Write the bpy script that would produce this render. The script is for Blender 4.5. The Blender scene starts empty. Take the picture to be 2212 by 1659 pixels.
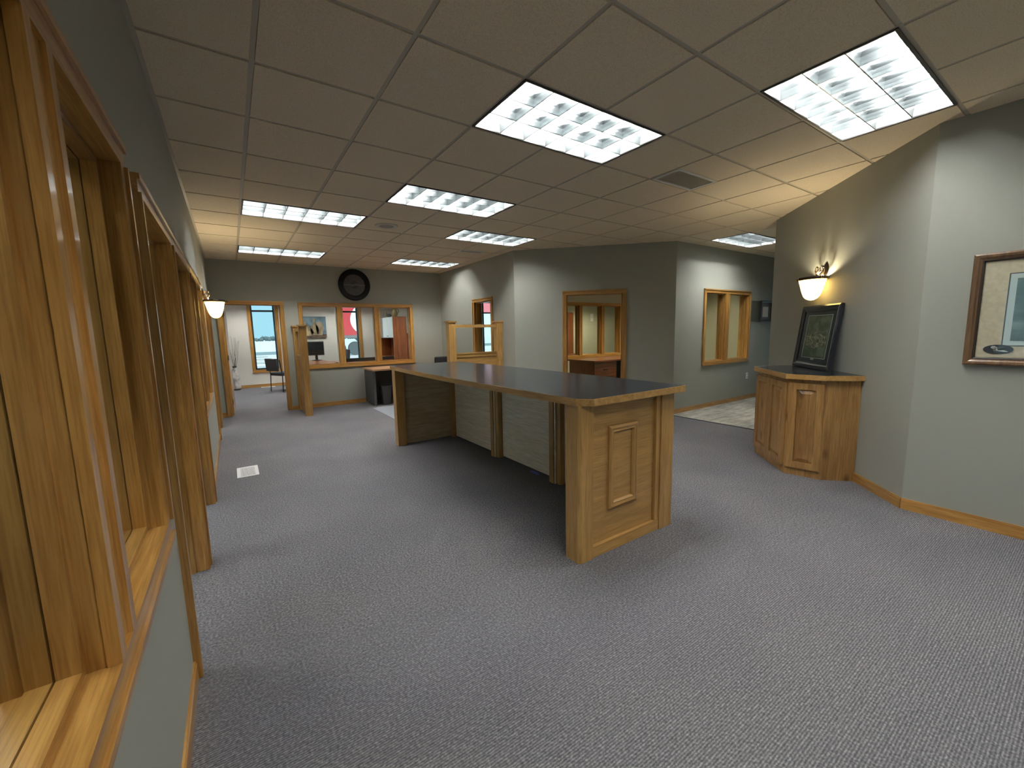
import bpy, bmesh, math, random
from mathutils import Vector, Matrix
random.seed(7)
C = bpy.context.scene.collection
sc = bpy.context.scene
PI = math.pi

# ------------------------------------------------------------------ camera
FPX = 889.05
yaw, pit, rol = 0.594794, -0.126559, -0.021572
CAM = Vector((-0.2064, -2.5257, 1.4009))
fw = Vector((math.sin(yaw)*math.cos(pit), math.cos(yaw)*math.cos(pit), math.sin(pit)))
r0 = Vector((math.cos(yaw), -math.sin(yaw), 0)); u0 = r0.cross(fw)
rt = math.cos(rol)*r0 + math.sin(rol)*u0
up = -math.sin(rol)*r0 + math.cos(rol)*u0
cam = bpy.data.objects.new('camera', bpy.data.cameras.new('camera')); C.objects.link(cam)
cam.data.sensor_width = 36.0; cam.data.lens = FPX/2212*36.0; cam.data.clip_start = 0.02; cam.data.clip_end = 600
cam.matrix_world = Matrix(((rt.x, up.x, -fw.x, CAM.x), (rt.y, up.y, -fw.y, CAM.y), (rt.z, up.z, -fw.z, CAM.z), (0, 0, 0, 1)))
sc.camera = cam

# ------------------------------------------------------------------ world, sun, exposure
w = bpy.data.worlds.new('sky'); sc.world = w; w.use_nodes = True
bg = w.node_tree.nodes['Background']
bg.inputs[0].default_value = (0.34, 0.66, 0.80, 1); bg.inputs[1].default_value = 1.0
sun = bpy.data.objects.new('sun', bpy.data.lights.new('sun', 'SUN')); C.objects.link(sun)
sun.data.energy = 2.8; sun.data.angle = 0.2; sun.data.color = (1, .97, .93)
sun.rotation_euler = (math.radians(38), 0, math.radians(15)); sun.location = (0, -10, 12)
sc.view_settings.view_transform = 'Standard'; sc.view_settings.look = 'None'
sc.view_settings.exposure = 0.32; sc.view_settings.gamma = 1.0; sc.view_settings.use_curve_mapping = False
TUBE = 115.0            # radiance of the fluorescent tubes
TUBE_COL = (1.0, 1.0, .965)
sc.cycles.max_bounces = 10; sc.cycles.diffuse_bounces = 6; sc.cycles.glossy_bounces = 4
sc.cycles.transparent_max_bounces = 24; sc.cycles.sample_clamp_indirect = 6.0
sc.cycles.caustics_reflective = False; sc.cycles.caustics_refractive = False

# ------------------------------------------------------------------ helpers
def bx(bm, x0, x1, y0, y1, z0, z1):
    if x1 < x0: x0, x1 = x1, x0
    if y1 < y0: y0, y1 = y1, y0
    if z1 < z0: z0, z1 = z1, z0
    v = [bm.verts.new(p) for p in ((x0,y0,z0),(x1,y0,z0),(x1,y1,z0),(x0,y1,z0),(x0,y0,z1),(x1,y0,z1),(x1,y1,z1),(x0,y1,z1))]
    for f in ((3,2,1,0),(4,5,6,7),(0,1,5,4),(1,2,6,5),(2,3,7,6),(3,0,4,7)):
        bm.faces.new([v[i] for i in f])
    return bm
def prism(bm, pts, z0, z1):
    a = [bm.verts.new((p[0], p[1], z0)) for p in pts]; b = [bm.verts.new((p[0], p[1], z1)) for p in pts]
    n = len(pts)
    bm.faces.new(a[::-1]); bm.faces.new(b)
    for i in range(n): bm.faces.new((a[i], a[(i+1) % n], b[(i+1) % n], b[i]))
    return bm
def lathe(bm, prof, seg=24, cx=0, cy=0, a0=0, a1=2*PI, sx=1, sy=1):
    full = abs(a1-a0-2*PI) < 1e-6
    n = seg if full else seg+1
    rings = []
    for r, z in prof:
        if r < 1e-6: rings.append([bm.verts.new((cx, cy, z))])
        else: rings.append([bm.verts.new((cx+sx*r*math.cos(a0+(a1-a0)*i/seg), cy+sy*r*math.sin(a0+(a1-a0)*i/seg), z)) for i in range(n)])
    for k in range(len(prof)-1):
        A, B_ = rings[k], rings[k+1]
        for i in range(seg):
            j = (i+1) % n if full else i+1
            if len(A) == 1 and len(B_) == 1: continue
            if len(A) == 1: bm.faces.new((A[0], B_[j], B_[i]))
            elif len(B_) == 1: bm.faces.new((A[i], A[j], B_[0]))
            else: bm.faces.new((A[i], A[j], B_[j], B_[i]))
    return bm
def tube(bm, pts, r, seg=8, r1=None):
    pts = [Vector(p) for p in pts]; rings = []; n = len(pts)
    for i, p in enumerate(pts):
        d = (pts[min(i+1, n-1)] - pts[max(i-1, 0)]).normalized()
        a = Vector((0, 0, 1)) if abs(d.z) < .9 else Vector((1, 0, 0))
        u = d.cross(a).normalized(); v = d.cross(u)
        rr = r if r1 is None else r + (r1-r)*i/(n-1)
        rings.append([bm.verts.new(p + rr*(math.cos(2*PI*k/seg)*u + math.sin(2*PI*k/seg)*v)) for k in range(seg)])
    for i in range(n-1):
        for k in range(seg):
            bm.faces.new((rings[i][k], rings[i][(k+1) % seg], rings[i+1][(k+1) % seg], rings[i+1][k]))
    bm.faces.new(rings[0][::-1]); bm.faces.new(rings[-1])
    return bm
def NB(): return bmesh.new()
def obj(name, bm, mat, parent=None, bev=0, smooth=False, xf=None):
    if bev:
        bmesh.ops.bevel(bm, geom=[e for e in bm.edges if e.is_manifold], offset=bev, segments=2, affect='EDGES', profile=.6)
    bmesh.ops.recalc_face_normals(bm, faces=bm.faces)
    if xf is not None: bm.transform(xf)
    me = bpy.data.meshes.new(name); bm.to_mesh(me); bm.free()
    if smooth:
        for p in me.polygons: p.use_smooth = True
        try: me.set_sharp_from_angle(angle=math.radians(40))
        except Exception: pass
    if mat is not None: me.materials.append(mat)
    o = bpy.data.objects.new(name, me); C.objects.link(o)
    if parent is not None: o.parent = parent
    return o
def box(name, mat, parent, x0, x1, y0, y1, z0, z1, bev=0):
    return obj(name, bx(NB(), x0, x1, y0, y1, z0, z1), mat, parent, bev)
def tag(o, label=None, cat=None, group=None, kind=None):
    if label: o['label'] = label
    if cat: o['category'] = cat
    if group: o['group'] = group
    if kind: o['kind'] = kind
    return o
def thing(name, label, cat, loc=(0, 0, 0), rz=0, group=None, kind=None):
    o = bpy.data.objects.new(name, None); C.objects.link(o); o.empty_display_size = .1
    o.location = loc; o.rotation_euler = (0, 0, rz)
    return tag(o, label, cat, group, kind)
def copy_tree(o, parent=None):
    c = o.copy(); C.objects.link(c); c.parent = parent
    for ch in list(o.children): copy_tree(ch, c)
    return c

# ------------------------------------------------------------------ materials
def mat(name, col, rough=.5, metal=0, spec=.5, coat=0):
    m = bpy.data.materials.new(name); m.use_nodes = True
    b = m.node_tree.nodes['Principled BSDF']
    b.inputs['Base Color'].default_value = (*col, 1); b.inputs['Roughness'].default_value = rough
    b.inputs['Metallic'].default_value = metal; b.inputs['Specular IOR Level'].default_value = spec
    if coat:
        b.inputs['Coat Weight'].default_value = coat; b.inputs['Coat Roughness'].default_value = .08
    return m
def nd(m, t, **kw):
    n = m.node_tree.nodes.new(t)
    for k, v in kw.items(): setattr(n, k, v)
    return n
def lk(m, a, b): m.node_tree.links.new(a, b)
def ramp(m, stops):
    r = nd(m, 'ShaderNodeValToRGB'); e = r.color_ramp.elements
    while len(e) < len(stops): e.new(.5)
    for el, (p, c) in zip(e, stops): el.position = p; el.color = (*c, 1)
    return r
def coords(m, scale, rnd=True, kind='Object'):
    tc = nd(m, 'ShaderNodeTexCoord'); mp = nd(m, 'ShaderNodeMapping'); mp.inputs['Scale'].default_value = scale
    if rnd:
        oi = nd(m, 'ShaderNodeObjectInfo'); mu = nd(m, 'ShaderNodeMath', operation='MULTIPLY'); mu.inputs[1].default_value = 13.7
        lk(m, oi.outputs['Random'], mu.inputs[0])
        ad = nd(m, 'ShaderNodeVectorMath', operation='ADD')
        lk(m, tc.outputs[kind], ad.inputs[0]); lk(m, mu.outputs[0], ad.inputs[1]); lk(m, ad.outputs[0], mp.inputs['Vector'])
    else: lk(m, tc.outputs[kind], mp.inputs['Vector'])
    return mp
def wood(name, axis, dark, light, rough=.3, coat=.35, stretch=1.0, knots=False, tint=.25):
    m = mat(name, light, rough, coat=coat); b = m.node_tree.nodes['Principled BSDF']
    s = [16.0, 16.0, 16.0]; s['xyz'.index(axis)] = 1.1*stretch
    mp = coords(m, s)
    n1 = nd(m, 'ShaderNodeTexNoise'); n1.inputs['Scale'].default_value = 1.6; n1.inputs['Detail'].default_value = 5; n1.inputs['Distortion'].default_value = .9
    lk(m, mp.outputs[0], n1.inputs['Vector'])
    r = ramp(m, [(.30, dark), (.52, [(a+c)/2 for a, c in zip(dark, light)]), (.70, light)])
    lk(m, n1.outputs['Fac'], r.inputs[0])
    s2 = [130.0]*3; s2['xyz'.index(axis)] = 5*stretch
    mp2 = coords(m, s2)
    n2 = nd(m, 'ShaderNodeTexNoise'); n2.inputs['Scale'].default_value = 1.5; n2.inputs['Detail'].default_value = 3
    lk(m, mp2.outputs[0], n2.inputs['Vector'])
    r2 = ramp(m, [(.36, (.62, .55, .48)), (.56, (1, 1, 1))]); lk(m, n2.outputs['Fac'], r2.inputs[0])
    mx = nd(m, 'ShaderNodeMix', data_type='RGBA', blend_type='MULTIPLY'); mx.inputs['Factor'].default_value = .6
    lk(m, r.outputs[0], mx.inputs[6]); lk(m, r2.outputs[0], mx.inputs[7])
    # piece-to-piece tint
    oi = nd(m, 'ShaderNodeObjectInfo'); mr = nd(m, 'ShaderNodeMapRange'); mr.inputs['To Min'].default_value = 1-tint; mr.inputs['To Max'].default_value = 1+tint*.6
    lk(m, oi.outputs['Random'], mr.inputs['Value'])
    sc_ = nd(m, 'ShaderNodeVectorMath', operation='SCALE'); lk(m, mx.outputs[2], sc_.inputs[0]); lk(m, mr.outputs[0], sc_.inputs['Scale'])
    out = sc_.outputs[0]
    if knots:
        mp3 = coords(m, (7, 7, 3.2)); vo = nd(m, 'ShaderNodeTexVoronoi'); vo.inputs['Scale'].default_value = 1.0
        lk(m, mp3.outputs[0], vo.inputs['Vector'])
        rk = ramp(m, [(.07, (.22, .14, .09)), (.24, (1, 1, 1))]); lk(m, vo.outputs['Distance'], rk.inputs[0])
        mk = nd(m, 'ShaderNodeMix', data_type='RGBA', blend_type='MULTIPLY'); mk.inputs['Factor'].default_value = .75
        lk(m, out, mk.inputs[6]); lk(m, rk.outputs[0], mk.inputs[7]); out = mk.outputs[2]
    lk(m, out, b.inputs['Base Color'])
    bp = nd(m, 'ShaderNodeBump'); bp.inputs['Strength'].default_value = .06; bp.inputs['Distance'].default_value = .002
    lk(m, n2.outputs['Fac'], bp.inputs['Height']); lk(m, bp.outputs[0], b.inputs['Normal'])
    return m
ALD, ALL = (.33, .155, .033), (.57, .325, .095)
WX, WY, WZ = [wood('alder_'+a, a, ALD, ALL, .28, .5) for a in 'xyz']
OKD, OKL = (.37, .200, .056), (.54, .325, .110)
OX, OY, OZ = [wood('oak_'+a, a, OKD, OKL, .34, .3, tint=.12) for a in 'xyz']
OXP = wood('oak_veneer', 'x', (.36, .20, .058), (.50, .295, .098), .36, .25, .9, tint=.08)
MAP = wood('lit_maple_veneer_y', 'y', (.78, .66, .49), (.92, .82, .66), .42, .15, .8, tint=.08)  # maple lightened: strong light on the knee side put into the colour
MAPX = wood('shaded_maple_veneer_x', 'x', (.48, .34, .20), (.62, .48, .31), .42, .15, .8, tint=.08)  # same maple darkened: the far end panel's shade put into the colour
KX, KZ = [wood('knotty_alder_'+a, a, (.27, .135, .040), (.47, .275, .095), .38, .25, knots=True, tint=.15) for a in 'xz']
MX, MY, MZ = [wood('mahogany_'+a, a, (.16, .045, .014), (.30, .098, .034), .30, .35, tint=.1) for a in 'xyz']
PEACH = wood('peach_laminate', 'x', (.50, .27, .13), (.62, .36, .19), .4, .2, tint=.05)

def paint(name, col, rough=.55):
    m = mat(name, col, rough, spec=.35); b = m.node_tree.nodes['Principled BSDF']
    mp = coords(m, (90, 90, 90), False); n = nd(m, 'ShaderNodeTexNoise'); n.inputs['Scale'].default_value = 2.2; n.inputs['Detail'].default_value = 4
    lk(m, mp.outputs[0], n.inputs['Vector'])
    bp = nd(m, 'ShaderNodeBump'); bp.inputs['Strength'].default_value = .08; bp.inputs['Distance'].default_value = .001
    lk(m, n.outputs['Fac'], bp.inputs['Height']); lk(m, bp.outputs[0], b.inputs['Normal'])
    return m
PAINT = paint('grey_green_paint', (.325, .333, .292))
WHITEP = paint('off_white_paint', (.72, .70, .64))
SAGEP = paint('pale_sage_paint', (.50, .49, .38))

def carpet_mat():
    m = mat('loop_carpet', (.17, .165, .175), .95, spec=.1); b = m.node_tree.nodes['Principled BSDF']
    tc = nd(m, 'ShaderNodeTexCoord')
    def mp(s):
        q = nd(m, 'ShaderNodeMapping'); q.inputs['Scale'].default_value = s; lk(m, tc.outputs['Object'], q.inputs['Vector']); return q
    # rows of loops: ribs run along x, repeated along y
    wv = nd(m, 'ShaderNodeTexWave', wave_type='BANDS', bands_direction='Y'); wv.inputs['Scale'].default_value = 34; wv.inputs['Distortion'].default_value = 1.4
    wv.inputs['Detail'].default_value = 1; wv.inputs['Detail Scale'].default_value = 2.0
    lk(m, tc.outputs['Object'], wv.inputs['Vector'])
    lp = nd(m, 'ShaderNodeTexVoronoi'); lp.inputs['Scale'].default_value = 1.0
    lk(m, mp((75, 108, 1)).outputs[0], lp.inputs['Vector'])
    sp = nd(m, 'ShaderNodeTexNoise'); sp.inputs['Scale'].default_value = 95; sp.inputs['Detail'].default_value = 3
    lk(m, tc.outputs['Object'], sp.inputs['Vector'])
    big = nd(m, 'ShaderNodeTexNoise'); big.inputs['Scale'].default_value = 1.3; big.inputs['Detail'].default_value = 2
    lk(m, tc.outputs['Object'], big.inputs['Vector'])
    r = ramp(m, [(.28, (.095, .093, .104)), (.50, (.175, .173, .185)), (.70, (.30, .295, .30))]); lk(m, sp.outputs['Fac'], r.inputs[0])
    r2 = ramp(m, [(.0, (.52, .52, .53)), (1.0, (1.16, 1.16, 1.16))]); lk(m, wv.outputs['Fac'], r2.inputs[0])
    mx = nd(m, 'ShaderNodeMix', data_type='RGBA', blend_type='MULTIPLY'); mx.inputs['Factor'].default_value = .95
    lk(m, r.outputs[0], mx.inputs[6]); lk(m, r2.outputs[0], mx.inputs[7])
    r3 = ramp(m, [(.3, (.9, .9, .92)), (.7, (1.08, 1.07, 1.05))]); lk(m, big.outputs['Fac'], r3.inputs[0])
    my = nd(m, 'ShaderNodeMix', data_type='RGBA', blend_type='MULTIPLY'); my.inputs['Factor'].default_value = 1
    lk(m, mx.outputs[2], my.inputs[6]); lk(m, r3.outputs[0], my.inputs[7]); lk(m, my.outputs[2], b.inputs['Base Color'])
    ad = nd(m, 'ShaderNodeMath', operation='SUBTRACT'); lk(m, wv.outputs['Fac'], ad.inputs[0]); lk(m, lp.outputs['Distance'], ad.inputs[1])
    bp = nd(m, 'ShaderNodeBump'); bp.inputs['Strength'].default_value = .7; bp.inputs['Distance'].default_value = .004
    lk(m, ad.outputs[0], bp.inputs['Height']); lk(m, bp.outputs[0], b.inputs['Normal'])
    return m
CARPET = carpet_mat()
def tile_mat():
    m = mat('ceiling_tile_fibre', (.62, .52, .40), .9, spec=.15); b = m.node_tree.nodes['Principled BSDF']
    mp = coords(m, (1, 1, 1)); n = nd(m, 'ShaderNodeTexNoise'); n.inputs['Scale'].default_value = 160; n.inputs['Detail'].default_value = 3
    lk(m, mp.outputs[0], n.inputs['Vector'])
    r = ramp(m, [(.35, (.70, .60, .45)), (.55, (.82, .71, .54))]); lk(m, n.outputs['Fac'], r.inputs[0]); lk(m, r.outputs[0], b.inputs['Base Color'])
    bp = nd(m, 'ShaderNodeBump'); bp.inputs['Strength'].default_value = .3; bp.inputs['Distance'].default_value = .002
    lk(m, n.outputs['Fac'], bp.inputs['Height']); lk(m, bp.outputs[0], b.inputs['Normal'])
    return m
TILE = tile_mat()
BAR = mat('grid_bar_paint', (.50, .46, .38), .5)
BLACK = mat('black_plastic', (.012, .012, .014), .4)
BLACKM = mat('black_metal', (.015, .015, .016), .35, .3)
BLKFAB = mat('black_fabric', (.018, .018, .02), .85)
LAM = mat('charcoal_laminate', (.016, .021, .028), .19, spec=.4)
BRONZE = mat('dark_bronze', (.05, .035, .025), .35, .8)
BRASS = mat('brushed_nickel_bronze', (.32, .25, .19), .25, 1)
STEEL = mat('steel', (.6, .6, .6), .3, 1)
WHITE = mat('white_enamel', (.80, .80, .80), .4)
ALU = mat('louver_aluminium', (.13, .145, .15), .30, .9)
REFL = mat('white_reflector', (.85, .86, .86), .6)
DARKFR = mat('light_trim_black', (.02, .02, .02), .5)
ALUBR = mat('anodised_bronze_frame', (.035, .045, .05), .4, .5)
NAVY = mat('navy_lacquer', (.012, .014, .022), .22, coat=.4)
PAPER = mat('cream_paper', (.62, .60, .55), .7)
def emis(name, col, s):
    m = bpy.data.materials.new(name); m.use_nodes = True; nt = m.node_tree; nt.nodes.remove(nt.nodes['Principled BSDF'])
    e = nt.nodes.new('ShaderNodeEmission'); e.inputs[0].default_value = (*col, 1); e.inputs[1].default_value = s
    nt.links.new(e.outputs[0], nt.nodes['Material Output'].inputs[0]); return m
TUBEM = emis('fluorescent_tube', TUBE_COL, TUBE)
TUBEW = emis('warm_fluorescent_tube', (1.0, .90, .62), TUBE*1.5)
def glass_mat(name, col=(1, 1, 1), refl=1.0):
    m = bpy.data.materials.new(name); m.use_nodes = True; nt = m.node_tree; nt.nodes.remove(nt.nodes['Principled BSDF'])
    t = nt.nodes.new('ShaderNodeBsdfTransparent'); t.inputs[0].default_value = (*col, 1)
    g = nt.nodes.new('ShaderNodeBsdfGlossy'); g.inputs['Roughness'].default_value = .02
    lw = nt.nodes.new('ShaderNodeLayerWeight'); lw.inputs['Blend'].default_value = .5
    pw_ = nt.nodes.new('ShaderNodeMath'); pw_.operation = 'POWER'; pw_.inputs[1].default_value = 5
    f = nt.nodes.new('ShaderNodeMath'); f.operation = 'MULTIPLY_ADD'; f.inputs[1].default_value = .5; f.inputs[2].default_value = .02
    nt.links.new(lw.outputs['Facing'], pw_.inputs[0]); nt.links.new(pw_.outputs[0], f.inputs[0])
    mx = nt.nodes.new('ShaderNodeMixShader')
    nt.links.new(f.outputs[0], mx.inputs[0]); nt.links.new(t.outputs[0], mx.inputs[1]); nt.links.new(g.outputs[0], mx.inputs[2])
    nt.links.new(mx.outputs[0], nt.nodes['Material Output'].inputs[0]); return m
GLASS = glass_mat('clear_glass', (.97, .99, .98))
def shade_mat():
    m = bpy.data.materials.new('alabaster_glass'); m.use_nodes = True; nt = m.node_tree; nt.nodes.remove(nt.nodes['Principled BSDF'])
    tr = nt.nodes.new('ShaderNodeBsdfTranslucent'); df = nt.nodes.new('ShaderNodeBsdfDiffuse'); mx = nt.nodes.new('ShaderNodeMixShader'); mx.inputs[0].default_value = .3
    n = nt.nodes.new('ShaderNodeTexNoise'); n.inputs['Scale'].default_value = 14; n.inputs['Detail'].default_value = 4; n.inputs['Distortion'].default_value = 1.5
    r = nt.nodes.new('ShaderNodeValToRGB'); r.color_ramp.elements[0].position = .35; r.color_ramp.elements[0].color = (.30, .215, .085, 1)
    r.color_ramp.elements[1].position = .6; r.color_ramp.elements[1].color = (.40, .32, .145, 1)
    nt.links.new(n.outputs['Fac'], r.inputs[0]); nt.links.new(r.outputs[0], tr.inputs[0]); nt.links.new(r.outputs[0], df.inputs[0])
    nt.links.new(tr.outputs[0], mx.inputs[1]); nt.links.new(df.outputs[0], mx.inputs[2]); nt.links.new(mx.outputs[0], nt.nodes['Material Output'].inputs[0])
    return m
SHADE = shade_mat()

# ------------------------------------------------------------------ room shell
HC = 2.743; TOP = 2.86; T = .14; SP = .6096
def wall(name, org, ang, L, holes=(), m=PAINT, t=T, ztop=TOP, s0=0.0):
    """local x runs along the wall, local +y faces the room; holes = (s0, s1, z0, z1)"""
    ss = sorted({s0, L} | {h[0] for h in holes} | {h[1] for h in holes})
    bm = NB()
    for a, b in zip(ss, ss[1:]):
        hs = sorted([h for h in holes if h[0] <= a+1e-6 and h[1] >= b-1e-6], key=lambda h: h[2])
        z = 0.0
        for h in hs:
            if h[2] > z+1e-6: bx(bm, a, b, -t, 0, z, h[2])
            z = h[3]
        bx(bm, a, b, -t, 0, z, ztop)
    bmesh.ops.remove_doubles(bm, verts=bm.verts, dist=1e-5)
    o = obj(name, bm, m); o.location = (*org, 0); o.rotation_euler = (0, 0, ang); tag(o, kind='structure'); return o
def baseboard(name, org, ang, segs, h=.075, m=WX):
    o = thing(name, None, None, (*org, 0), ang, kind='structure')
    for a, b in segs:
        bm = NB(); bx(bm, a, b, 0, .012, 0, h); bx(bm, a, b, 0, .008, h, h+.008); obj('board', bm, m, o)
    return o
G = .02   # jamb lining thickness
def opening(name, org, ang, s0, s1, z0, z1, mull=(), mw=.11, door=False, t=T, glass=True, cw=.065, mats=None, back=True):
    X_, Z_ = mats or (WX, WZ)
    o = thing(name, None, None, (*org, 0), ang, kind='structure')
    def cas(n0, sg):
        def strip(nm, m, a0, a1, c0, c1, edge):
            bm = NB(); n1 = n0+sg*.018
            e = .02; n2 = n0+sg*.027
            bx(bm, a0+(e if edge == 'l' else 0), a1-(e if edge == 'r' else 0), n0, n1, c0+(e if edge == 'b' else 0), c1-(e if edge == 't' else 0))
            if edge == 't': bx(bm, a0, a1, n0, n2, c1-e, c1)
            if edge == 'b': bx(bm, a0, a1, n0, n2, c0, c0+e)
            if edge == 'l': bx(bm, a0, a0+e, n0, n2, c0, c1)
            if edge == 'r': bx(bm, a1-e, a1, n0, n2, c0, c1)
            obj(nm, bm, m, o)
        strip('casing', X_, s0-cw, s1+cw, z1, z1+cw, 't')
        strip('casing', Z_, s0-cw, s0, 0 if door else z0, z1, 'l')
        strip('casing', Z_, s1, s1+cw, 0 if door else z0, z1, 'r')
        if not door: strip('casing', X_, s0-cw, s1+cw, z0-cw, z0, 'b')
    cas(0, 1)
    if back: cas(-t, -1)
    zb = 0 if door else z0
    box('jamb', Z_, o, s0-G, s0, -t, 0, zb, z1+G); box('jamb', Z_, o, s1, s1+G, -t, 0, zb, z1+G)
    box('head_jamb', X_, o, s0, s1, -t, 0, z1, z1+G)
    if not door: box('sill', X_, o, s0-G, s1+G, -t, 0, z0-G, z0)
    if door:
        a, b = -.085, -.05
        box('stop', Z_, o, s0, s0+.012, a, b, 0, z1); box('stop', Z_, o, s1-.012, s1, a, b, 0, z1); box('stop', X_, o, s0, s1, a, b, z1-.012, z1)
        return o
    edges = [s0] + [e for c in mull for e in (c-mw/2, c+mw/2)] + [s1]
    for c in mull:
        box('mullion', Z_, o, c-mw/2, c+mw/2, -t, -.004, z0, z1)
        bm = NB()
        bx(bm, c-mw/2-.004, c-mw/2+.030, -.004, .018, z0, z1); bx(bm, c+mw/2-.030, c+mw/2+.004, -.004, .018, z0, z1); bx(bm, c-mw/2+.03, c+mw/2-.03, -.004, .009, z0, z1)
        obj('mullion_casing', bm, Z_, o)
    for a, b in zip(edges[::2], edges[1::2]):
        for n0, n1 in ((-.0682, -.034), (-.106, -.0718)):
            box('stop', Z_, o, a, a+.014, n0, n1, z0+.014, z1-.014); box('stop', Z_, o, b-.014, b, n0, n1, z0+.014, z1-.014)
            box('stop', X_, o, a, b, n0, n1, z1-.014, z1); box('stop', X_, o, a, b, n0, n1, z0, z0+.014)
        if glass: box('pane', GLASS, o, a+.004, b-.004, -.0716, -.0684, z0+.004, z1-.004)
    return o
def hole(s0, s1, z0, z1, door=False): return (s0-G, s1+G, 0 if door else z0-G, z1+G)

XL, YF, XR2 = -.45, 6.28, 3.83
# --- left wall (runs towards -y)
LW = ((XL, YF), -PI/2)
LO = dict(window_1=(7.07, 8.38, .785, 1.93), door_1=(5.80, 6.72, 0, 1.925), door_2=(4.59, 5.66, 0, 1.925), window_2=(3.05, 4.42, .785, 1.93), door_3=(1.03, 1.87, 0, 1.95))
wall('wall_left', *LW, 10.72, [hole(*v, k[0] == 'd') for k, v in LO.items()], s0=-.14)
opening('window_1', *LW, *LO['window_1'], mull=(7.715,), mw=.13)
opening('window_2', *LW, *LO['window_2'], mull=(3.73,), mw=.13)
for k in ('door_1', 'door_2', 'door_3'): opening(k, *LW, *LO[k], door=True)
baseboard('baseboard_left', *LW, [(0, 1.03-.067), (1.87+.067, 4.59-.067), (6.72+.067, 10.6)])
# --- far wall
FWL = ((XR2, YF), PI)
wall('wall_far', *FWL, 4.28, [hole(3.232, 4.13, 0, 1.98, True), hole(.745, 2.865, .83, 1.97)])
opening('door_4', *FWL, 3.232, 4.13, 0, 1.98, door=True)
opening('window_3', *FWL, .745, 2.865, .83, 1.97, mull=(1.455, 2.19), mw=.10)
baseboard('baseboard_far', *FWL, [(0, 3.232-.067), (4.197, 4.27)])
# --- right wall beyond the bend (W2), angled wall with the door (W3), hall wall (W4)
W2 = ((XR2, 3.30), PI/2)
wall('wall_right', *W2, 2.98+T, [hole(.78, 1.40, .80, 1.98)], s0=.009)
opening('window_4', *W2, .78, 1.40, .80, 1.98)
baseboard('baseboard_right', *W2, [(0, 2.98)])
W3 = ((5.658, 1.48), 3*PI/4)
wall('wall_angled', *W3, 2.59, [hole(.815, 1.712, 0, 1.98, True)])
opening('door_5', *W3, .815, 1.712, 0, 1.98, door=True)
baseboard('baseboard_angled', *W3, [(0, .815-.067), (1.712+.067, 2.59)])
W4 = ((10.5, 1.48), PI)
wall('wall_hall', *W4, 4.842, [hole(2.595, 4.005, .81, 1.985)])
opening('window_5', *W4, 2.595, 4.005, .81, 1.985, mull=(3.33,), mw=.12)
baseboard('baseboard_hall', *W4, [(0, 4.84)])
# --- near angled wall (W5), near right wall (W6), back wall
W5 = ((3.91, -1.70), PI/4)
wall('wall_near_angled', *W5, 2.525); baseboard('baseboard_near_angled', *W5, [(0, 2.525)])
W6 = ((3.91, -4.3), PI/2)
wall('wall_near_right', *W6, 2.60); baseboard('baseboard_near_right', *W6, [(0, 2.60)])
wall('wall_back', (-.6, -4.3), 0, 4.7)
wall('wall_hall_south', (5.69, .08), 0, 4.81)
# hall end with a glazed door that lets daylight in
wall('wall_hall_end', (10.5, .08), PI/2, 1.40, [(.25, 1.15, 0, 2.1)])
opening('door_6', (10.5, .08), PI/2, .27, 1.13, 0, 2.08, door=True)
g = thing('door_7', None, None, (10.5, .08, 0), PI/2, kind='structure')
box('stile', ALUBR, g, .285, .36, -.048, -.01, 0, 2.065); box('stile', ALUBR, g, 1.04, 1.115, -.048, -.01, 0, 2.065)
box('rail', ALUBR, g, .36, 1.04, -.048, -.01, 1.99, 2.065); box('rail', ALUBR, g, .36, 1.04, -.048, -.01, 0, .2)
box('pane', GLASS, g, .36, 1.04, -.033, -.027, .2, 1.99)
# --- rooms behind the windows
EXT = ((11.74, 11.0), PI)
ex = lambda x: 11.74-x
wall('wall_exterior_far', *EXT, 15.4, [hole(ex(.905), ex(.295), .47, 2.55), hole(ex(3.19), ex(2.58), .47, 2.55), hole(ex(8.45), ex(7.2), .47, 2.55)], m=WHITEP, t=.2)
def ext_window(name, x0, x1, bar=True, mull=None):
    z0, z1 = .47, 2.55
    o = opening(name, *EXT, ex(x1), ex(x0), z0, z1, t=.2, glass=False, back=False)
    a, b = ex(x1)+.015, ex(x0)-.015
    f = .04
    box('aluminium_frame', ALUBR, o, a, a+f, -.17, -.115, z0+.014, z1-.014); box('aluminium_frame', ALUBR, o, b-f, b, -.17, -.115, z0+.014, z1-.014)
    box('aluminium_frame', ALUBR, o, a+f, b-f, -.17, -.115, z1-.014-f, z1-.014); box('aluminium_frame', ALUBR, o, a+f, b-f, -.17, -.115, z0+.014, z0+.014+f)
    if bar: box('transom', ALUBR, o, a+f, b-f, -.17, -.115, 2.10, 2.15)
    if mull: box('mullion', ALUBR, o, ex(mull)-.03, ex(mull)+.03, -.17, -.115, z0+.05, z1-.05)
    box('pane', GLASS, o, a+f, b-f, -.146, -.14, z0+.05, 2.10 if bar else z1-.05)
    if bar: box('pane', GLASS, o, a+f, b-f, -.146, -.14, 2.15, z1-.05)
ext_window('window_6', .295, .905); ext_window('window_7', 2.58, 3.19); ext_window('window_8', 7.2, 8.45, mull=7.77)
baseboard('baseboard_exterior', *EXT, [(ex(4.3), ex(-.9))])
wall('wall_office_right', (4.35, 6.42), PI/2, 4.58, m=WHITEP)
wall('wall_office_left', (-.95, 11.0), -PI/2, 4.58, m=WHITEP)
wall('wall_office_near', (-.95, 6.44), 0, .50, m=WHITEP, t=.02)
wall('wall_small_office_left', (4.40, 4.75), -PI/2, 1.86, m=SAGEP, t=.05)
wall('wall_small_office_far', (10.5, 4.75), PI, 6.1, [hole(10.5-8.09, 10.5-5.97, .80, 1.985)], m=SAGEP)
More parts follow.
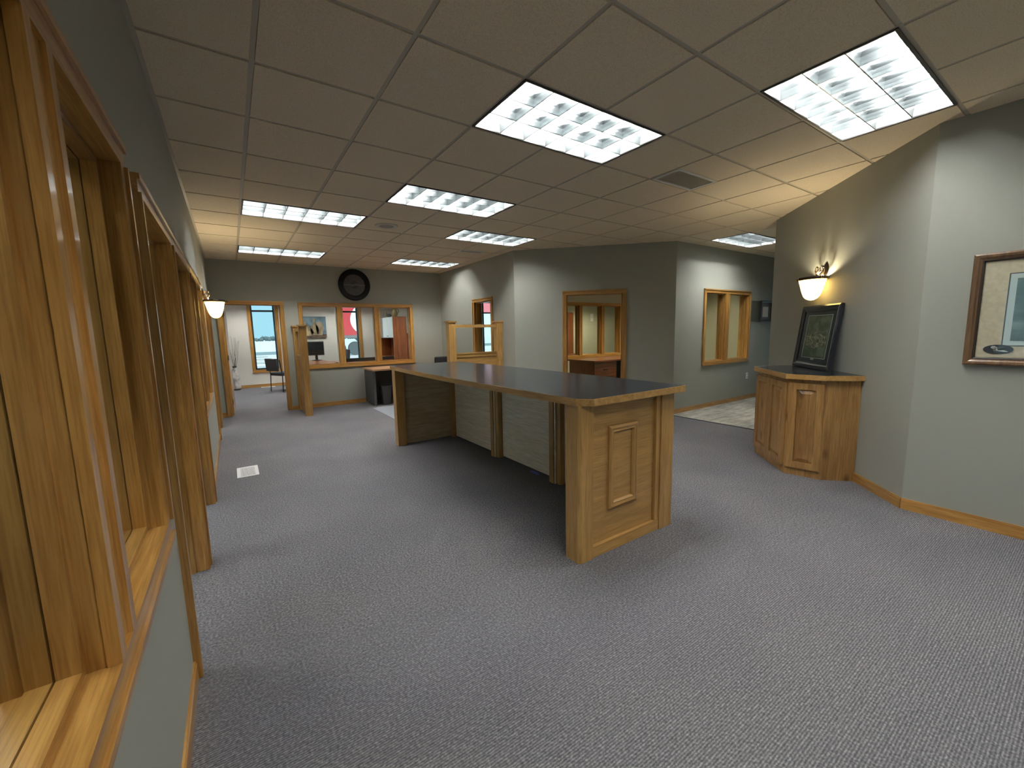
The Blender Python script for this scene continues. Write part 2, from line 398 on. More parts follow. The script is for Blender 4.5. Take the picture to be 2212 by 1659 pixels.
opening('window_9', (10.5, 4.75), PI, 10.5-8.09, 10.5-5.97, .80, 1.985, mull=(10.5-7.475, 10.5-6.725), mw=.09)
wall('wall_small_office_right', (10.5, 1.62), PI/2, 3.13, m=SAGEP)
wall('wall_inner_room_far', (11.6, 7.2), PI, 5.5, m=SAGEP)
wall('wall_inner_room_left', (6.10, 7.2), -PI/2, 2.31, m=SAGEP)
wall('wall_exterior_right', (11.6, -4.3), PI/2, 15.5, [(4.5, 5.75, 0, 2.2)], m=WHITEP)
LRW = ((-3.6, 11.0), -PI/2); LRH = [(11.0-y-.95, 11.0-y+.95, .75, 2.25) for y in (4.8, 1.1, -1.2)]
wall('wall_left_room', *LRW, 15.4, [hole(*h) for h in LRH], m=WHITEP)
for i, h in enumerate(LRH): opening('window_%d' % (10+i), *LRW, *h, mull=((h[0]+h[1])/2,), back=False)
wall('wall_left_room_back', (-3.7, -4.3), 0, 3.2)

# floor
fl = box('floor', CARPET, None, -3.8, 11.8, -4.5, 11.2, -.12, 0); tag(fl, kind='structure')
# hall floor of stone-look planks
STONE = mat('stone_plank', (.5, .49, .44), .45)
def stone():
    m = STONE; b = m.node_tree.nodes['Principled BSDF']; mp = coords(m, (3, 9, 3)); n = nd(m, 'ShaderNodeTexNoise'); n.inputs['Scale'].default_value = 1.5; n.inputs['Detail'].default_value = 5
    lk(m, mp.outputs[0], n.inputs['Vector']); r = ramp(m, [(.35, (.26, .25, .215)), (.62, (.50, .485, .43))]); lk(m, n.outputs['Fac'], r.inputs[0])
    oi = nd(m, 'ShaderNodeObjectInfo'); mr = nd(m, 'ShaderNodeMapRange'); mr.inputs['To Min'].default_value = .72; mr.inputs['To Max'].default_value = 1.1
    lk(m, oi.outputs['Random'], mr.inputs['Value']); s = nd(m, 'ShaderNodeVectorMath', operation='SCALE'); lk(m, r.outputs[0], s.inputs[0]); lk(m, mr.outputs[0], s.inputs['Scale']); lk(m, s.outputs[0], b.inputs['Base Color'])
stone()
hf = thing('floor_hall', None, None, (5.60, .08, 0), 0, kind='structure')
box('grout_bed', mat('grout', (.20, .19, .17), .9), hf, 0, 4.9, 0, 1.40, 0, .003)
pm = None
for j in range(7):
    y0 = j*.2; off = (j*.23) % .6
    x = -off
    while x < 4.9:
        a, b = max(x, 0)+.0015, min(x+.6, 4.9)-.0015
        if b-a > .02: box('plank', STONE, hf, a, b, y0+.0015, y0+.1985, .003, .007)
        x += .6
box('transition_strip', mat('transition_strip', (.06, .06, .06), .5), hf, -.022, 0, 0, 1.40, 0, .009)

# ------------------------------------------------------------------ ceiling: slab, tiles, grid bars
cl = box('ceiling', mat('plenum_board', (.45, .42, .36), .9), None, -3.8, 11.8, -4.5, 11.2, TOP, TOP+.1); tag(cl, kind='structure')
BANDS = [(-4.3, -1.70, lambda y: 3.91), (-1.70, .08, lambda y: 5.61+y), (.08, 1.48, lambda y: 10.5), (1.48, 3.30, lambda y: 7.14-y), (3.30, 6.28, lambda y: XR2)]
def clip(poly, a, b, c):        # keep a*x + b*y <= c
    out = []
    for i, p in enumerate(poly):
        q = poly[(i+1) % len(poly)]; dp, dq = a*p[0]+b*p[1]-c, a*q[0]+b*q[1]-c
        if dp <= 0: out.append(p)
        if dp*dq < 0:
            t = dp/(dp-dq); out.append((p[0]+t*(q[0]-p[0]), p[1]+t*(q[1]-p[1])))
    return out
RL = [(1, 0, 3.91), (1, -1, 5.61), (1, 0, 10.5), (1, 1, 7.14), (1, 0, XR2)]
def pieces(x0, x1, y0, y1):
    res = []
    for (a, b, _), ln in zip(BANDS, RL):
        p = [(x0, max(y0, a)), (x1, max(y0, a)), (x1, min(y1, b)), (x0, min(y1, b))]
        if min(y1, b)-max(y0, a) < .004: continue
        p = clip(p, *ln)
        if len(p) >= 3: p = clip(p, -1, 0, -XL)
        if len(p) >= 3 and max(q[0] for q in p)-min(q[0] for q in p) > .004: res.append(p)
    return res
LIGHTS = [(2, -1), (4, -3), (2, 2), (0, 4), (4, 4), (0, 8), (4, 8), (10, 1), (0, -5), (4, -7)]   # (u, v) of each 2 x 4 ft fixture
taken = {(u+k, v) for u, v in LIGHTS for k in (0, 1)}
shared = {}
for v in range(-8, 11):
    for u in range(-1, 18):
        if (u, v) in taken: continue
        x0, y0 = u*SP, v*SP; gp = .013
        ps = pieces(x0+gp, x0+SP-gp, y0+gp, y0+SP-gp)
        if not ps: continue
        area = sum(abs(sum(p[i][0]*p[(i+1) % len(p)][1]-p[(i+1) % len(p)][0]*p[i][1] for i in range(len(p))))/2 for p in ps)
        full = abs(area-(SP-2*gp)**2) < 1e-4
        if full and 'tile' in shared:
            o = bpy.data.objects.new('ceiling_tile', shared['tile']); C.objects.link(o); o.parent = cl
        else:
            bm = NB()
            for p in ps: prism(bm, [(q[0]-x0, q[1]-y0) for q in p], 0, .016)
            o = obj('ceiling_tile', bm, TILE, cl)
            if full: shared['tile'] = o.data
        o.location = (x0, y0, HC-.002)
def bar_runs(pred, lo, hi, step=.01):
    runs = []; st = None; n = int((hi-lo)/step)
    for i in range(n+1):
        t = lo+i*step
        if pred(t):
            if st is None: st = t
        elif st is not None: runs.append((st, t)); st = None
    if st is not None: runs.append((st, hi))
    return runs
def right(y):
    for a, b, f in BANDS:
        if a <= y <= b: return f(y)
    return -9
inside = lambda x, y: XL < x < right(y)
LR = [(u*SP, (u+2)*SP, v*SP, (v+1)*SP) for u, v in LIGHTS]
inl = lambda x, y: any(a+.005 < x < b-.005 and c+.005 < y < d-.005 for a, b, c, d in LR)
for u in range(0, 17):
    x = u*SP
    for a, b in bar_runs(lambda y: inside(x, y) and not inl(x, y), -4.29, 6.28):
        box('grid_bar', BAR, cl, x-.012, x+.012, a, b, HC+.003, HC+.012)
for v in range(-7, 11):
    y = v*SP
    for a, b in bar_runs(lambda x: inside(x, y) and not inl(x, y), XL, 10.49):
        box('grid_bar', BAR, cl, a, b, y-.011, y+.011, HC+.0035, HC+.0125)
wa = thing('trim_1', None, None, (0, 0, 0), kind='structure')   # painted wall angle under the tiles
box('wall_angle', BAR, wa, XL, XL+.02, -4.3, 6.28, HC-.006, HC+.002); box('wall_angle', BAR, wa, XL, XR2, 6.26, 6.28, HC-.006, HC+.002)

# ------------------------------------------------------------------ fluorescent troffers
def make_light(tm):
    o = thing('ceiling_light', 'x', 'ceiling light', group='recessed fluorescent ceiling lights')
    W_, D_ = 2*SP, SP; e = .006
    bm = NB(); zt = .110
    bx(bm, e, W_-e, e, D_-e, zt-.001, zt+.003)
    for a in (e, W_-e-.003): bx(bm, a, a+.003, e, D_-e, .0, zt-.001)
    for a in (e, D_-e-.003): bx(bm, e+.003, W_-e-.003, a, a+.003, .0, zt-.001)
    obj('housing', bm, REFL, o)
    bm = NB(); k = .021
    bx(bm, e, W_-e, e, k, -.004, .004); bx(bm, e, W_-e, D_-k, D_-e, -.004, .004); bx(bm, e, k, k, D_-k, -.004, .004); bx(bm, W_-k, W_-e, k, D_-k, -.004, .004)
    obj('trim_frame', bm, DARKFR, o)
    x0, x1, y0, y1 = k, W_-k, k, D_-k
    prof = [(.0032, 0), (.0036, .018), (.0060, .042), (.012, .066)]
    def blade(bm, c, a, b, along):
        pts = [(s*h, z) for s, seq in ((1, prof), (-1, prof[::-1])) for h, z in seq]
        rings = []
        for t in (a, b): rings.append([bm.verts.new((t, c+h, z) if along == 'x' else (c+h, t, z)) for h, z in pts])
        n = len(pts)
        for i in range(n): bm.faces.new((rings[0][i], rings[0][(i+1) % n], rings[1][(i+1) % n], rings[1][i]))
        bm.faces.new(rings[0]); bm.faces.new(rings[1][::-1])
    for i in (1, 2): obj('louver_blade', (lambda b: (blade(b, y0+(y1-y0)*i/3, x0, x1, 'x'), b)[1])(NB()), ALU, o)
    for i in range(1, 6): obj('louver_blade', (lambda b: (blade(b, x0+(x1-x0)*i/6, y0, y1, 'y'), b)[1])(NB()), ALU, o)
    for i in range(3):
        bm = NB(); tube(bm, [(x0+.02, y0+(y1-y0)*(i+.5)/3, .088), (x1-.02, y0+(y1-y0)*(i+.5)/3, .088)], .0125, 8)
        obj('lamp_tube', bm, tm, o, smooth=True)
    return o
proto = make_light(TUBEM)
LLAB = {(2, -1): 'recessed fluorescent ceiling light over the near end of the black-topped counter',
        (4, -3): 'recessed fluorescent ceiling light beside the bend of the bare near wall',
        (2, 2): 'recessed fluorescent ceiling light over the middle of the room, before the round speaker',
        (0, 4): 'recessed fluorescent ceiling light between the left wall and the round speaker',
        (4, 4): 'recessed fluorescent ceiling light in front of the small ceiling vent',
        (0, 8): 'recessed fluorescent ceiling light close to the far wall, above the far doorway',
        (4, 8): 'recessed fluorescent ceiling light by the far wall, to the right of the clock',
        (10, 1): 'recessed fluorescent ceiling light in the side hall outside its window',
        (0, -5): 'recessed fluorescent ceiling light behind the camera near the left wall',
        (4, -7): 'recessed fluorescent ceiling light at the back of the room'}
for i, (u, v) in enumerate(LIGHTS):
    o = proto if i == 0 else copy_tree(proto)
    o.location = (u*SP, v*SP, HC); o['label'] = LLAB[(u, v)]
for nm, x, y in (('by its door', -.3, 8.0), ('above its desk', 1.6, 8.0), ('by its left window', -.2, 9.7), ('by its second window', 2.0, 9.7), ('by its right wall', 3.0, 7.2)):
    o = copy_tree(proto); o.location = (x, y, HC); o['label'] = 'added unseen fluorescent light brightening the white office, ' + nm; o['group'] = 'added office ceiling lights'  # unseen fixtures, added to brighten the office walls
pw = make_light(TUBEW)
pw.location = (6.3, 3.0, HC); pw['label'] = 'warm ceiling light in the small angled-door office'; pw['group'] = 'warm office lights'
for k, (x, y) in enumerate(((-2.6, -1.9), (-2.6, .3), (-2.6, 2.6), (-2.6, 5.0))):
    o = copy_tree(proto); o.location = (x, y, HC); o['label'] = 'added unseen fluorescent light brightening the rooms behind the left wall'; o['group'] = 'added left room ceiling lights'  # unseen fixtures, added to light the left rooms
o = copy_tree(pw); o.location = (8.3, 2.6, HC); o['label'] = 'added unseen warm light brightening the room behind the side hall window'  # extra unseen fixture, added to brighten what shows through the hall window
o = copy_tree(pw); o.location = (8.2, 5.7, HC); o['label'] = 'warm ceiling light in the room behind the three-light window'
# flat ceilings of the rooms behind
for nm, a in (('ceiling_office', (-.95, 4.35, 6.42, 11.0)), ('ceiling_corridor', (3.97, 6.1, 3.4, 11.0))):
    pass

# ------------------------------------------------------------------ ceiling vents, speaker
def vent(name, label, x0, x1, y0, y1, m=None):
    o = thing(name, label, 'vent', ((x0+x1)/2, (y0+y1)/2, HC-.009), group='ceiling return vents')
    hx, hy = (x1-x0)/2, (y1-y0)/2; fr = .022; bm = NB()
    bx(bm, -hx, hx, -hy, -hy+fr, -.004, .004); bx(bm, -hx, hx, hy-fr, hy, -.004, .004); bx(bm, -hx, -hx+fr, -hy+fr, hy-fr, -.004, .004); bx(bm, hx-fr, hx, -hy+fr, hy-fr, -.004, .004)
    obj('frame', bm, WHITE, o)
    n = int((hy*2-2*fr)/.012)
    sl = mat('vent_slat_paint', (.55, .55, .50), .5) if 'vs' not in shared else shared['vs']; shared['vs'] = sl
    for i in range(n):
        y = -hy+fr+(i+.5)*(2*hy-2*fr)/n
        bm = NB(); p = [(-hx+fr, y-.0045, .001), (hx-fr, y-.0045, .001), (hx-fr, y+.0045, .004), (-hx+fr, y+.0045, .004)]
        vs = [bm.verts.new(q) for q in p]+[bm.verts.new((q[0], q[1], q[2]+.0012)) for q in p]
        for f in ((3,2,1,0),(4,5,6,7),(0,1,5,4),(1,2,6,5),(2,3,7,6),(3,0,4,7)): bm.faces.new([vs[k] for k in f])
        obj('slat', bm, sl, o)
    return o
vent('ceiling_vent', 'dark slatted rectangular ceiling vent beyond the counter light', 3.062, 3.63, -.30, -.02)
vent('ceiling_vent', 'narrow dark slatted ceiling vent near the right wall with the small window', 3.02, 3.45, 3.62, 3.76)
o = thing('ceiling_speaker', 'round white ceiling speaker grille set in a tile', 'speaker', (1.525, 2.745, HC-.003))
obj('rim', lathe(NB(), [(.085, .001), (.086, -.006), (.135, -.008), (.14, .001)], 32), mat('speaker_rim', (.62, .58, .50), .5), o, smooth=True)
obj('grille', lathe(NB(), [(0, -.002), (.086, -.003), (.086, .001), (0, .001)], 32), mat('speaker_grille', (.36, .33, .28), .7), o, smooth=True)

# ------------------------------------------------------------------ reception counter
CT = thing('reception_counter', 'long wooden reception counter with black bowed top and panelled end', 'counter', (1.86, .85, 0))
def cb(name, m, x0, x1, y0, y1, z0, z1, bev=.002, par=None): return box(name, m, par or CT, x0-1.86, x1-1.86, y0-.85, y1-.85, z0, z1, bev)
def outline(inset=0):
    pts = []
    n = 16; ya, yb = -.875+inset, 2.60-inset
    xf = lambda y: 1.402 - .045*(1-((y-.86)/1.74)**2) + inset
    xb = lambda y: 2.352 + .035*(1-((y-.86)/1.74)**2) - inset
    ch = .075
    pts.append((xf(ya+ch)+ch, ya)); 
    pts.append((2.352-inset, ya))
    for i in range(n+1): y = ya+(yb-ya)*i/n; pts.append((xb(y), y)) if 0 < i else None
    pts.append((xf(yb)+.05, yb))
    for i in range(n+1):
        y = (yb-.05)+((ya+ch)-(yb-.05))*i/n; pts.append((xf(y), y))
    return [(x-1.86, y-.85) for x, y in pts]
obj('countertop', prism(NB(), outline(.006), .972, 1.0105), LAM, CT)
bm = NB(); A, B_ = outline(0), outline(.007)
lo = [bm.verts.new((*p, .968)) for p in A]; hi = [bm.verts.new((*p, 1.0095)) for p in A]; ti = [bm.verts.new((*p, 1.0095)) for p in B_]; li = [bm.verts.new((*p, .968)) for p in B_]
n = len(A)
for i in range(n):
    j = (i+1) % n
    bm.faces.new((lo[i], lo[j], hi[j], hi[i])); bm.faces.new((hi[i], hi[j], ti[j], ti[i])); bm.faces.new((li[i], lo[i], lo[j], li[j]))
obj('edge_band', bm, OY, CT)
# near end
pe = [(1.408, -.70), (1.408, -.805), (1.425, -.822), (1.522, -.822), (1.522, -.70)]
obj('post', prism(NB(), [(x-1.86, y-.85) for x, y in pe], 0, .968), OZ, CT)
cb('end_panel', OXP, 1.52, 2.17, -.795, -.755, .0, .968, 0)
bm = NB(); bx(bm, 2.165-1.86, 2.30-1.86, -.825-.85, -.70-.85, 0, .968); obj('post', bm, OZ, CT, .004)
cb('corner_strip', OZ, 2.122, 2.163, -.815, -.755, 0, .968)
cb('base_rail', OX, 1.522, 2.163, -.818, -.757, 0, .075)
cb('top_rail', OX, 1.522, 2.12, -.803, -.757, .925, .968)
# applied moulding on the end panel
def mould(parent, x0, x1, z0, z1, y, mx, mz, w=.045, ang=None):
    def strip(nm, pts, m):
        # pts: 4 corners (outer a, outer b, inner b, inner a); stepped section
        bm = NB(); lv = [(0, .0), (.0, .014), (.30, .022), (.62, .016), (.8, .018), (1, .006), (1, 0)]
        A = [Vector((pts[0][0], 0, pts[0][1])), Vector((pts[3][0], 0, pts[3][1]))]; B2 = [Vector((pts[1][0], 0, pts[1][1])), Vector((pts[2][0], 0, pts[2][1]))]
        ra, rb = [], []
        for f, h in lv:
            pa = A[0].lerp(A[1], f); pb = B2[0].lerp(B2[1], f)
            ra.append(bm.verts.new((pa.x, y-h, pa.z))); rb.append(bm.verts.new((pb.x, y-h, pb.z)))
        k = len(lv)
        for i in range(k-1): bm.faces.new((ra[i], ra[i+1], rb[i+1], rb[i]))
        bm.faces.new(ra); bm.faces.new(rb[::-1])
        obj(nm, bm, m, parent)
    strip('moulding', [(x0, z1), (x1, z1), (x1-w, z1-w), (x0+w, z1-w)], mx); strip('moulding', [(x1, z0), (x0, z0), (x0+w, z0+w), (x1-w, z0+w)], mx)
    strip('moulding', [(x0, z0), (x0, z1), (x0+w, z1-w), (x0+w, z0+w)], mz); strip('moulding', [(x1, z1), (x1, z0), (x1-w, z0+w), (x1-w, z1-w)], mz)
mould(CT, 1.672-1.86, 1.937-1.86, .275, .808, -.795-.85, OX, OZ)
# far end
cb('post', OZ, 1.425, 1.535, 2.455, 2.565, 0, .968, .003)
cb('end_panel', MAPX, 1.535, 2.26, 2.49, 2.53, .012, .968, 0)
cb('post', OZ, 2.24, 2.30, 2.44, 2.565, 0, .968, .003)
# back panels and the posts between them (seen from the knee side)
for a, b in ((1.405, 2.44), (.355, 1.26), (-.70, .235)): cb('back_panel', MAP, 2.215, 2.235, a, b, .018, .968, 0)
for a, b in ((1.27, 1.40), (.225, .355)):
    c = (a+b)/2
    cb('divider_post', OZ, 2.14, 2.27, c+.005, b, 0, .968); cb('divider_post', MAP, 2.15, 2.27, c-.012, c+.003, 0, .968); cb('divider_post', OZ, 2.165, 2.27, a, c-.014, 0, .968)
cb('corner_post', OZ, 2.17, 2.24, 2.42, 2.489, 0, .968)
cb('customer_side_panel', OY if False else wood('oak_veneer_y', 'y', (.40, .215, .075), (.52, .30, .115), .36, .25, tint=.08), 2.272, 2.29, -.70, 2.44, 0, .968, 0)

# ------------------------------------------------------------------ storage cabinet on the near angled wall
t0 = math.sqrt(2)/2*(3.91-1.70)           # wall parameter of the wall's start
CB = thing('storage_cabinet', 'knotty wood corner cabinet with black top and three raised-panel doors', 'cabinet', (3.91, -1.70, 0), PI/4)
ta, tb_, tc_, td = 2.135-t0, 2.31-t0, 3.015-t0, 3.19-t0
plan = [(ta, .002), (td, .002), (td, .27), (tc_, .508), (tb_, .508), (ta, .27)]
obj('body', prism(NB(), plan, .0, .912), KZ, CB)
def grow(pl, d):
    cx = (ta+td)/2; out = []
    for x, y in pl: out.append((x+(d if x > cx else -d)*(1 if y < .3 else .8), y+(d if y > .1 else 0)))
    return out
obj('countertop', prism(NB(), grow(plan, .024), .916, .957), LAM, CB)
P0, P1 = grow(plan, .026), grow(plan, .036); bm = NB()
ids = [1, 2, 3, 4, 5, 0]
for a, b in zip(ids, ids[1:]):
    q = [P0[a], P0[b], P1[b], P1[a]]
    lo = [bm.verts.new((*p, .912)) for p in q]; hi = [bm.verts.new((*p, .9565)) for p in q]
    bm.faces.new(lo[::-1]); bm.faces.new(hi)
    for i in range(4): bm.faces.new((lo[i], lo[(i+1) % 4], hi[(i+1) % 4], hi[i]))
obj('edge_band', bm, OX, CB)
def panel_door(p, q, z0=.075, z1=.875):
    """raised-panel door on the face from p to q, outward normal to the left of q->p"""
    d = Vector((q[0]-p[0], q[1]-p[1])); L = d.length; a = math.atan2(d.y, d.x)
    M = Matrix.Translation((p[0], p[1], 0)) @ Matrix.Rotation(a, 4, 'Z')
    bm = NB(); w_ = .058
    bx(bm, 0, w_, 0, -.02, z0, z1); bx(bm, L-w_, L, 0, -.02, z0, z1); bx(bm, w_, L-w_, 0, -.02, z0, z0+w_); bx(bm, w_, L-w_, 0, -.02, z1-w_, z1)
    bx(bm, w_, L-w_, 0, -.003, z0+w_, z1-w_)
    dr = obj('cabinet_door', bm, KZ, CB, xf=M)
    bm = NB(); i = .032; a0, a1, c0, c1 = w_+.006, L-w_-.006, z0+w_+.006, z1-w_-.006
    if a1-a0 < 2*i: i = (a1-a0)*.35
    o4 = [bm.verts.new(v) for v in ((a0, -.005, c0), (a1, -.005, c0), (a1, -.005, c1), (a0, -.005, c1))]
    i4 = [bm.verts.new(v) for v in ((a0+i, -.018, c0+i), (a1-i, -.018, c0+i), (a1-i, -.018, c1-i), (a0+i, -.018, c1-i))]
    bm.faces.new(i4)
    for k in range(4): bm.faces.new((o4[k], o4[(k+1) % 4], i4[(k+1) % 4], i4[k]))
    obj('raised_panel', bm, KZ, dr, xf=M)
# the face normals point away from the wall: travel from larger t to smaller t
m_ = (tb_+tc_)/2
panel_door((tc_-.012, .509), (m_+.003, .509)); panel_door((m_-.003, .509), (tb_+.012, .509))
dv = Vector((ta-tb_, .27-.508)).normalized()
panel_door((tb_+dv.x*.018, .508+dv.y*.018), (ta-dv.x*.012, .27-dv.y*.012))

# ------------------------------------------------------------------ framed pictures
def artmat(name, stops, scale=(4, 4, 4), det=5, dist=.5):
    m = mat(name, stops[0][1], .5); b = m.node_tree.nodes['Principled BSDF']
    mp = coords(m, scale, False); n = nd(m, 'ShaderNodeTexNoise'); n.inputs['Scale'].default_value = 1; n.inputs['Detail'].default_value = det; n.inputs['Distortion'].default_value = dist
    lk(m, mp.outputs[0], n.inputs['Vector']); r = ramp(m, stops); lk(m, n.outputs['Fac'], r.inputs[0]); lk(m, r.outputs[0], b.inputs['Base Color'])
    return m
def frame_bars(par, w_, h_, fw_, d, m, nm='frame', step=0):
    """picture frame in local x (width) / z (height), back at y=0, front at y=d"""
    hw = w_/2
    def bar(pts, nmz):
        bm = NB(); prof = [(0, 0), (0, d*.8), (.25, d), (.6, d*.92), (.8, d*.7), (1, d*.62), (1, 0)]
        ra, rb = [], []
        for f, h in prof:
            pa = (pts[0][0]+(pts[3][0]-pts[0][0])*f, pts[0][1]+(pts[3][1]-pts[0][1])*f); pb = (pts[1][0]+(pts[2][0]-pts[1][0])*f, pts[1][1]+(pts[2][1]-pts[1][1])*f)
            ra.append(bm.verts.new((pa[0], h, pa[1]))); rb.append(bm.verts.new((pb[0], h, pb[1])))
        for i in range(len(prof)-1): bm.faces.new((ra[i], ra[i+1], rb[i+1], rb[i]))
        bm.faces.new(ra); bm.faces.new(rb[::-1]); obj(nmz, bm, m, par)
    f = fw_
    bar([(-hw, h_), (hw, h_), (hw-f, h_-f), (-hw+f, h_-f)], nm+'_bar'); bar([(hw, 0), (-hw, 0), (-hw+f, f), (hw-f, f)], nm+'_bar')
    bar([(-hw, 0), (-hw, h_), (-hw+f, h_-f), (-hw+f, f)], nm+'_bar'); bar([(hw, h_), (hw, 0), (hw-f, f), (hw-f, h_-f)], nm+'_bar')
# aerial photo leaning on the cabinet
tcn = (2.46+3.17)/2-t0
lean = math.atan2(.075, .64)
AP = thing('framed_aerial_photo', 'navy-framed green aerial photo leaning on the wall atop the wooden cabinet', 'picture')
Mx = Matrix.Translation((3.91, -1.70, 0)) @ Matrix.Rotation(PI/4, 4, 'Z') @ Matrix.Translation((tcn, .085, .9585)) @ Matrix.Rotation(lean, 4, 'X')
AP.matrix_world = Mx
frame_bars(AP, .71, .645, .06, .035, NAVY)
box('mat_board', mat('navy_mat', (.016, .022, .038), .35), AP, -.30, .30, .006, .012, .055, .59)
LINE = mat('pale_green_fillet', (.50, .55, .50), .5)
bm = NB(); a, b, c, d = -.225, .225, .105, .545
bx(bm, a, b, .012, .0135, c, c+.006); bx(bm, a, b, .012, .0135, d-.006, d); bx(bm, a, a+.006, .012, .0135, c+.006, d-.006); bx(bm, b-.006, b, .012, .0135, c+.006, d-.006)
obj('fillet', bm, LINE, AP)
AER = artmat('aerial_fields', [(.40, (.07, .10, .07)), (.52, (.11, .145, .10)), (.60, (.17, .20, .145))], (7, 7, 9), 6, 1)
ph = box('photo_print', AER, AP, -.21, .21, .012, .0145, .12, .53)
TOWN = artmat('aerial_town', [(.42, (.07, .085, .055)), (.50, (.20, .21, .14)), (.62, (.42, .42, .31))], (26, 26, 26), 6, 2)
bm = NB(); prism(bm, [(-.19, .215), (-.12, .235), (0, .205), (.10, .225), (.185, .235), (.20, .33), (.05, .355), (.02, .375), (-.1, .345), (-.2, .32)], 0, .0006)
obj('photo_town', bm, TOWN, AP, xf=Matrix.Translation((0, .0158, 0)) @ Matrix.Rotation(PI/2, 4, 'X'))
box('plaque', mat('silver_plaque', (.5, .5, .48), .3, .8), AP, -.03, .03, .0138, .0155, .086, .104)
box('glazing', GLASS, AP, -.30, .30, .0162, .0182, .05, .60)
# bird print on the near right wall
BP = thing('framed_bird_print', 'wide framed print with cream mat, grey-blue scene and dark oval bird motif', 'picture', (3.908, -2.52, 1.115), PI/2)
fr_wood = wood('frame_walnut', 'z', (.09, .045, .02), (.22, .125, .06), .35, .3)
frame_bars(BP, 1.17, .72, .040, .03, fr_wood)
frame_bars(BP, 1.09, .64, .012, .022, mat('frame_inner_dark', (.03, .022, .018), .4), 'inner_frame'); 
for ch in BP.children:
    if ch.name.startswith('inner_frame'): ch.location = (0, 0, .04)
box('mat_board', artmat('cream_mat', [(.4, (.66, .55, .41)), (.6, (.74, .62, .47))], (30, 30, 30)), BP, -.545, .545, .002, .008, .04, .68)
bm = NB(); a, b, c, d = -.425, .425, .125, .585
bx(bm, a, b, .008, .009, c, d); obj('mat_keyline', bm, mat('keyline_grey', (.10, .11, .12), .5), BP)
box('white_border', mat('white_border', (.62, .70, .72), .5), BP, a+.006, b-.006, .009, .010, c+.006, d-.006)
SEA = mat('misty_sea_print', (.2, .3, .3), .4); _b = SEA.node_tree.nodes['Principled BSDF']
mp = coords(SEA, (2, 2, 7), False); n = nd(SEA, 'ShaderNodeTexNoise'); n.inputs['Scale'].default_value = 1.4; n.inputs['Detail'].default_value = 5; lk(SEA, mp.outputs[0], n.inputs['Vector'])
r = ramp(SEA, [(.32, (.10, .155, .165)), (.5, (.155, .225, .24)), (.68, (.26, .36, .375))]); lk(SEA, n.outputs['Fac'], r.inputs[0]); lk(SEA, r.outputs[0], _b.inputs['Base Color'])
box('print', SEA, BP, a+.035, b-.035, .010, .0108, c+.035, d-.035)
def ell(name, m, par, cx, cz, rx, rz, y, rot=0, n=28):
    bm = NB(); vs = []
    for k in range(n):
        q = 2*PI*k/n; px, pz = rx*math.cos(q), rz*math.sin(q)
        vs.append(bm.verts.new((cx+px*math.cos(rot)-pz*math.sin(rot), y, cz+px*math.sin(rot)+pz*math.cos(rot))))
    f = bm.faces.new(vs); e = bmesh.ops.extrude_face_region(bm, geom=[f])
    bmesh.ops.translate(bm, vec=(0, .0008, 0), verts=[g for g in e['geom'] if isinstance(g, bmesh.types.BMVert)])
    return obj(name, bm, m, par)
# seen from the room the print's left side is local +x
mot = thing('bird_motif', None, None); mot.parent = BP
DK = mat('motif_slate', (.035, .04, .06), .5); BW = mat('motif_white', (.55, .58, .56), .5); BG = mat('motif_grey', (.10, .12, .12), .5)
ell('oval', DK, mot, .435, .105, .065, .030, .0108); ell('bird_body', BG, mot, .428, .103, .030, .016, .0117, -.3)
ell('bird_back', BW, mot, .425, .098, .034, .006, .0126, .25); ell('bird_head', BW, mot, .455, .118, .012, .009, .0126); ell('bird_neck', BW, mot, .447, .108, .006, .014, .0126, .5)
ell('bird_wing', DK, mot, .415, .108, .022, .007, .0132, -.25)
box('glazing', GLASS, BP, -.54, .54, .0140, .0160, .05, .67)
# frame on the hall wall
HP = thing('hall_shadow_box', 'small black shadow-box frame with white note on the hall wall', 'picture', (8.58, 1.478, 1.49), PI)
frame_bars(HP, .50, .40, .035, .05, BLACK)
box('backing', mat('grey_mat', (.13, .125, .13), .6), HP, -.22, .22, .004, .01, .03, .37)
box('note', PAPER, HP, -.10, .12, .01, .012, .09, .29)
box('painted_shadow', mat('olive_shadow', (.075, .08, .06), .6), HP, .25, .55, 0, .012, .005, .395)  # flat dark board standing in for a shadow on the hall wall

# ------------------------------------------------------------------ wall clock
CK = thing('wall_clock', 'large round wall clock with wide black rim and dark face', 'clock', (1.955, 6.278, 2.40), PI)
RX = Matrix.Rotation(-PI/2, 4, 'X')
obj('rim', lathe(NB(), [(.305, 0), (.312, .02), (.29, .045), (.25, .05), (.215, .032), (.208, .018), (.208, 0)], 48), mat('clock_black', (.005, .0045, .005), .6, spec=.15), CK, smooth=True, xf=RX)
obj('face', lathe(NB(), [(0, .016), (.209, .016), (.209, 0), (0, 0)], 48), mat('clock_face_brown', (.045, .036, .034), .5), CK, xf=RX)
obj('centre_medallion', lathe(NB(), [(0, .019), (.075, .019), (.078, .0165), (0, .0165)], 32), mat('clock_centre', (.014, .010, .008), .5), CK, xf=RX)
HND = mat('clock_hand', (.12, .105, .105), .45)  # level pale hands paint the band of a window reflected in the face
bm = NB(); bx(bm, -.20, -.06, .020, .022, -.012, .012); obj('reflection_hour_hand', bm, HND, CK)
bm = NB(); bx(bm, -.06, .205, .0225, .0245, -.008, .008); obj('reflection_minute_hand', bm, HND, CK)
obj('second_hand', bx(NB(), -.075, .075, .025, .0265, -.006, .006), HND, CK, xf=Matrix.Rotation(.5, 4, 'Y'))
MRK = mat('clock_marks', (.10, .085, .08), .5)
for k in range(12):
    q = 2*PI*k/12; obj('hour_mark', bx(NB(), -.004, .004, .0162, .0175, .165, .19), MRK, CK, xf=Matrix.Rotation(q, 4, 'Y'))

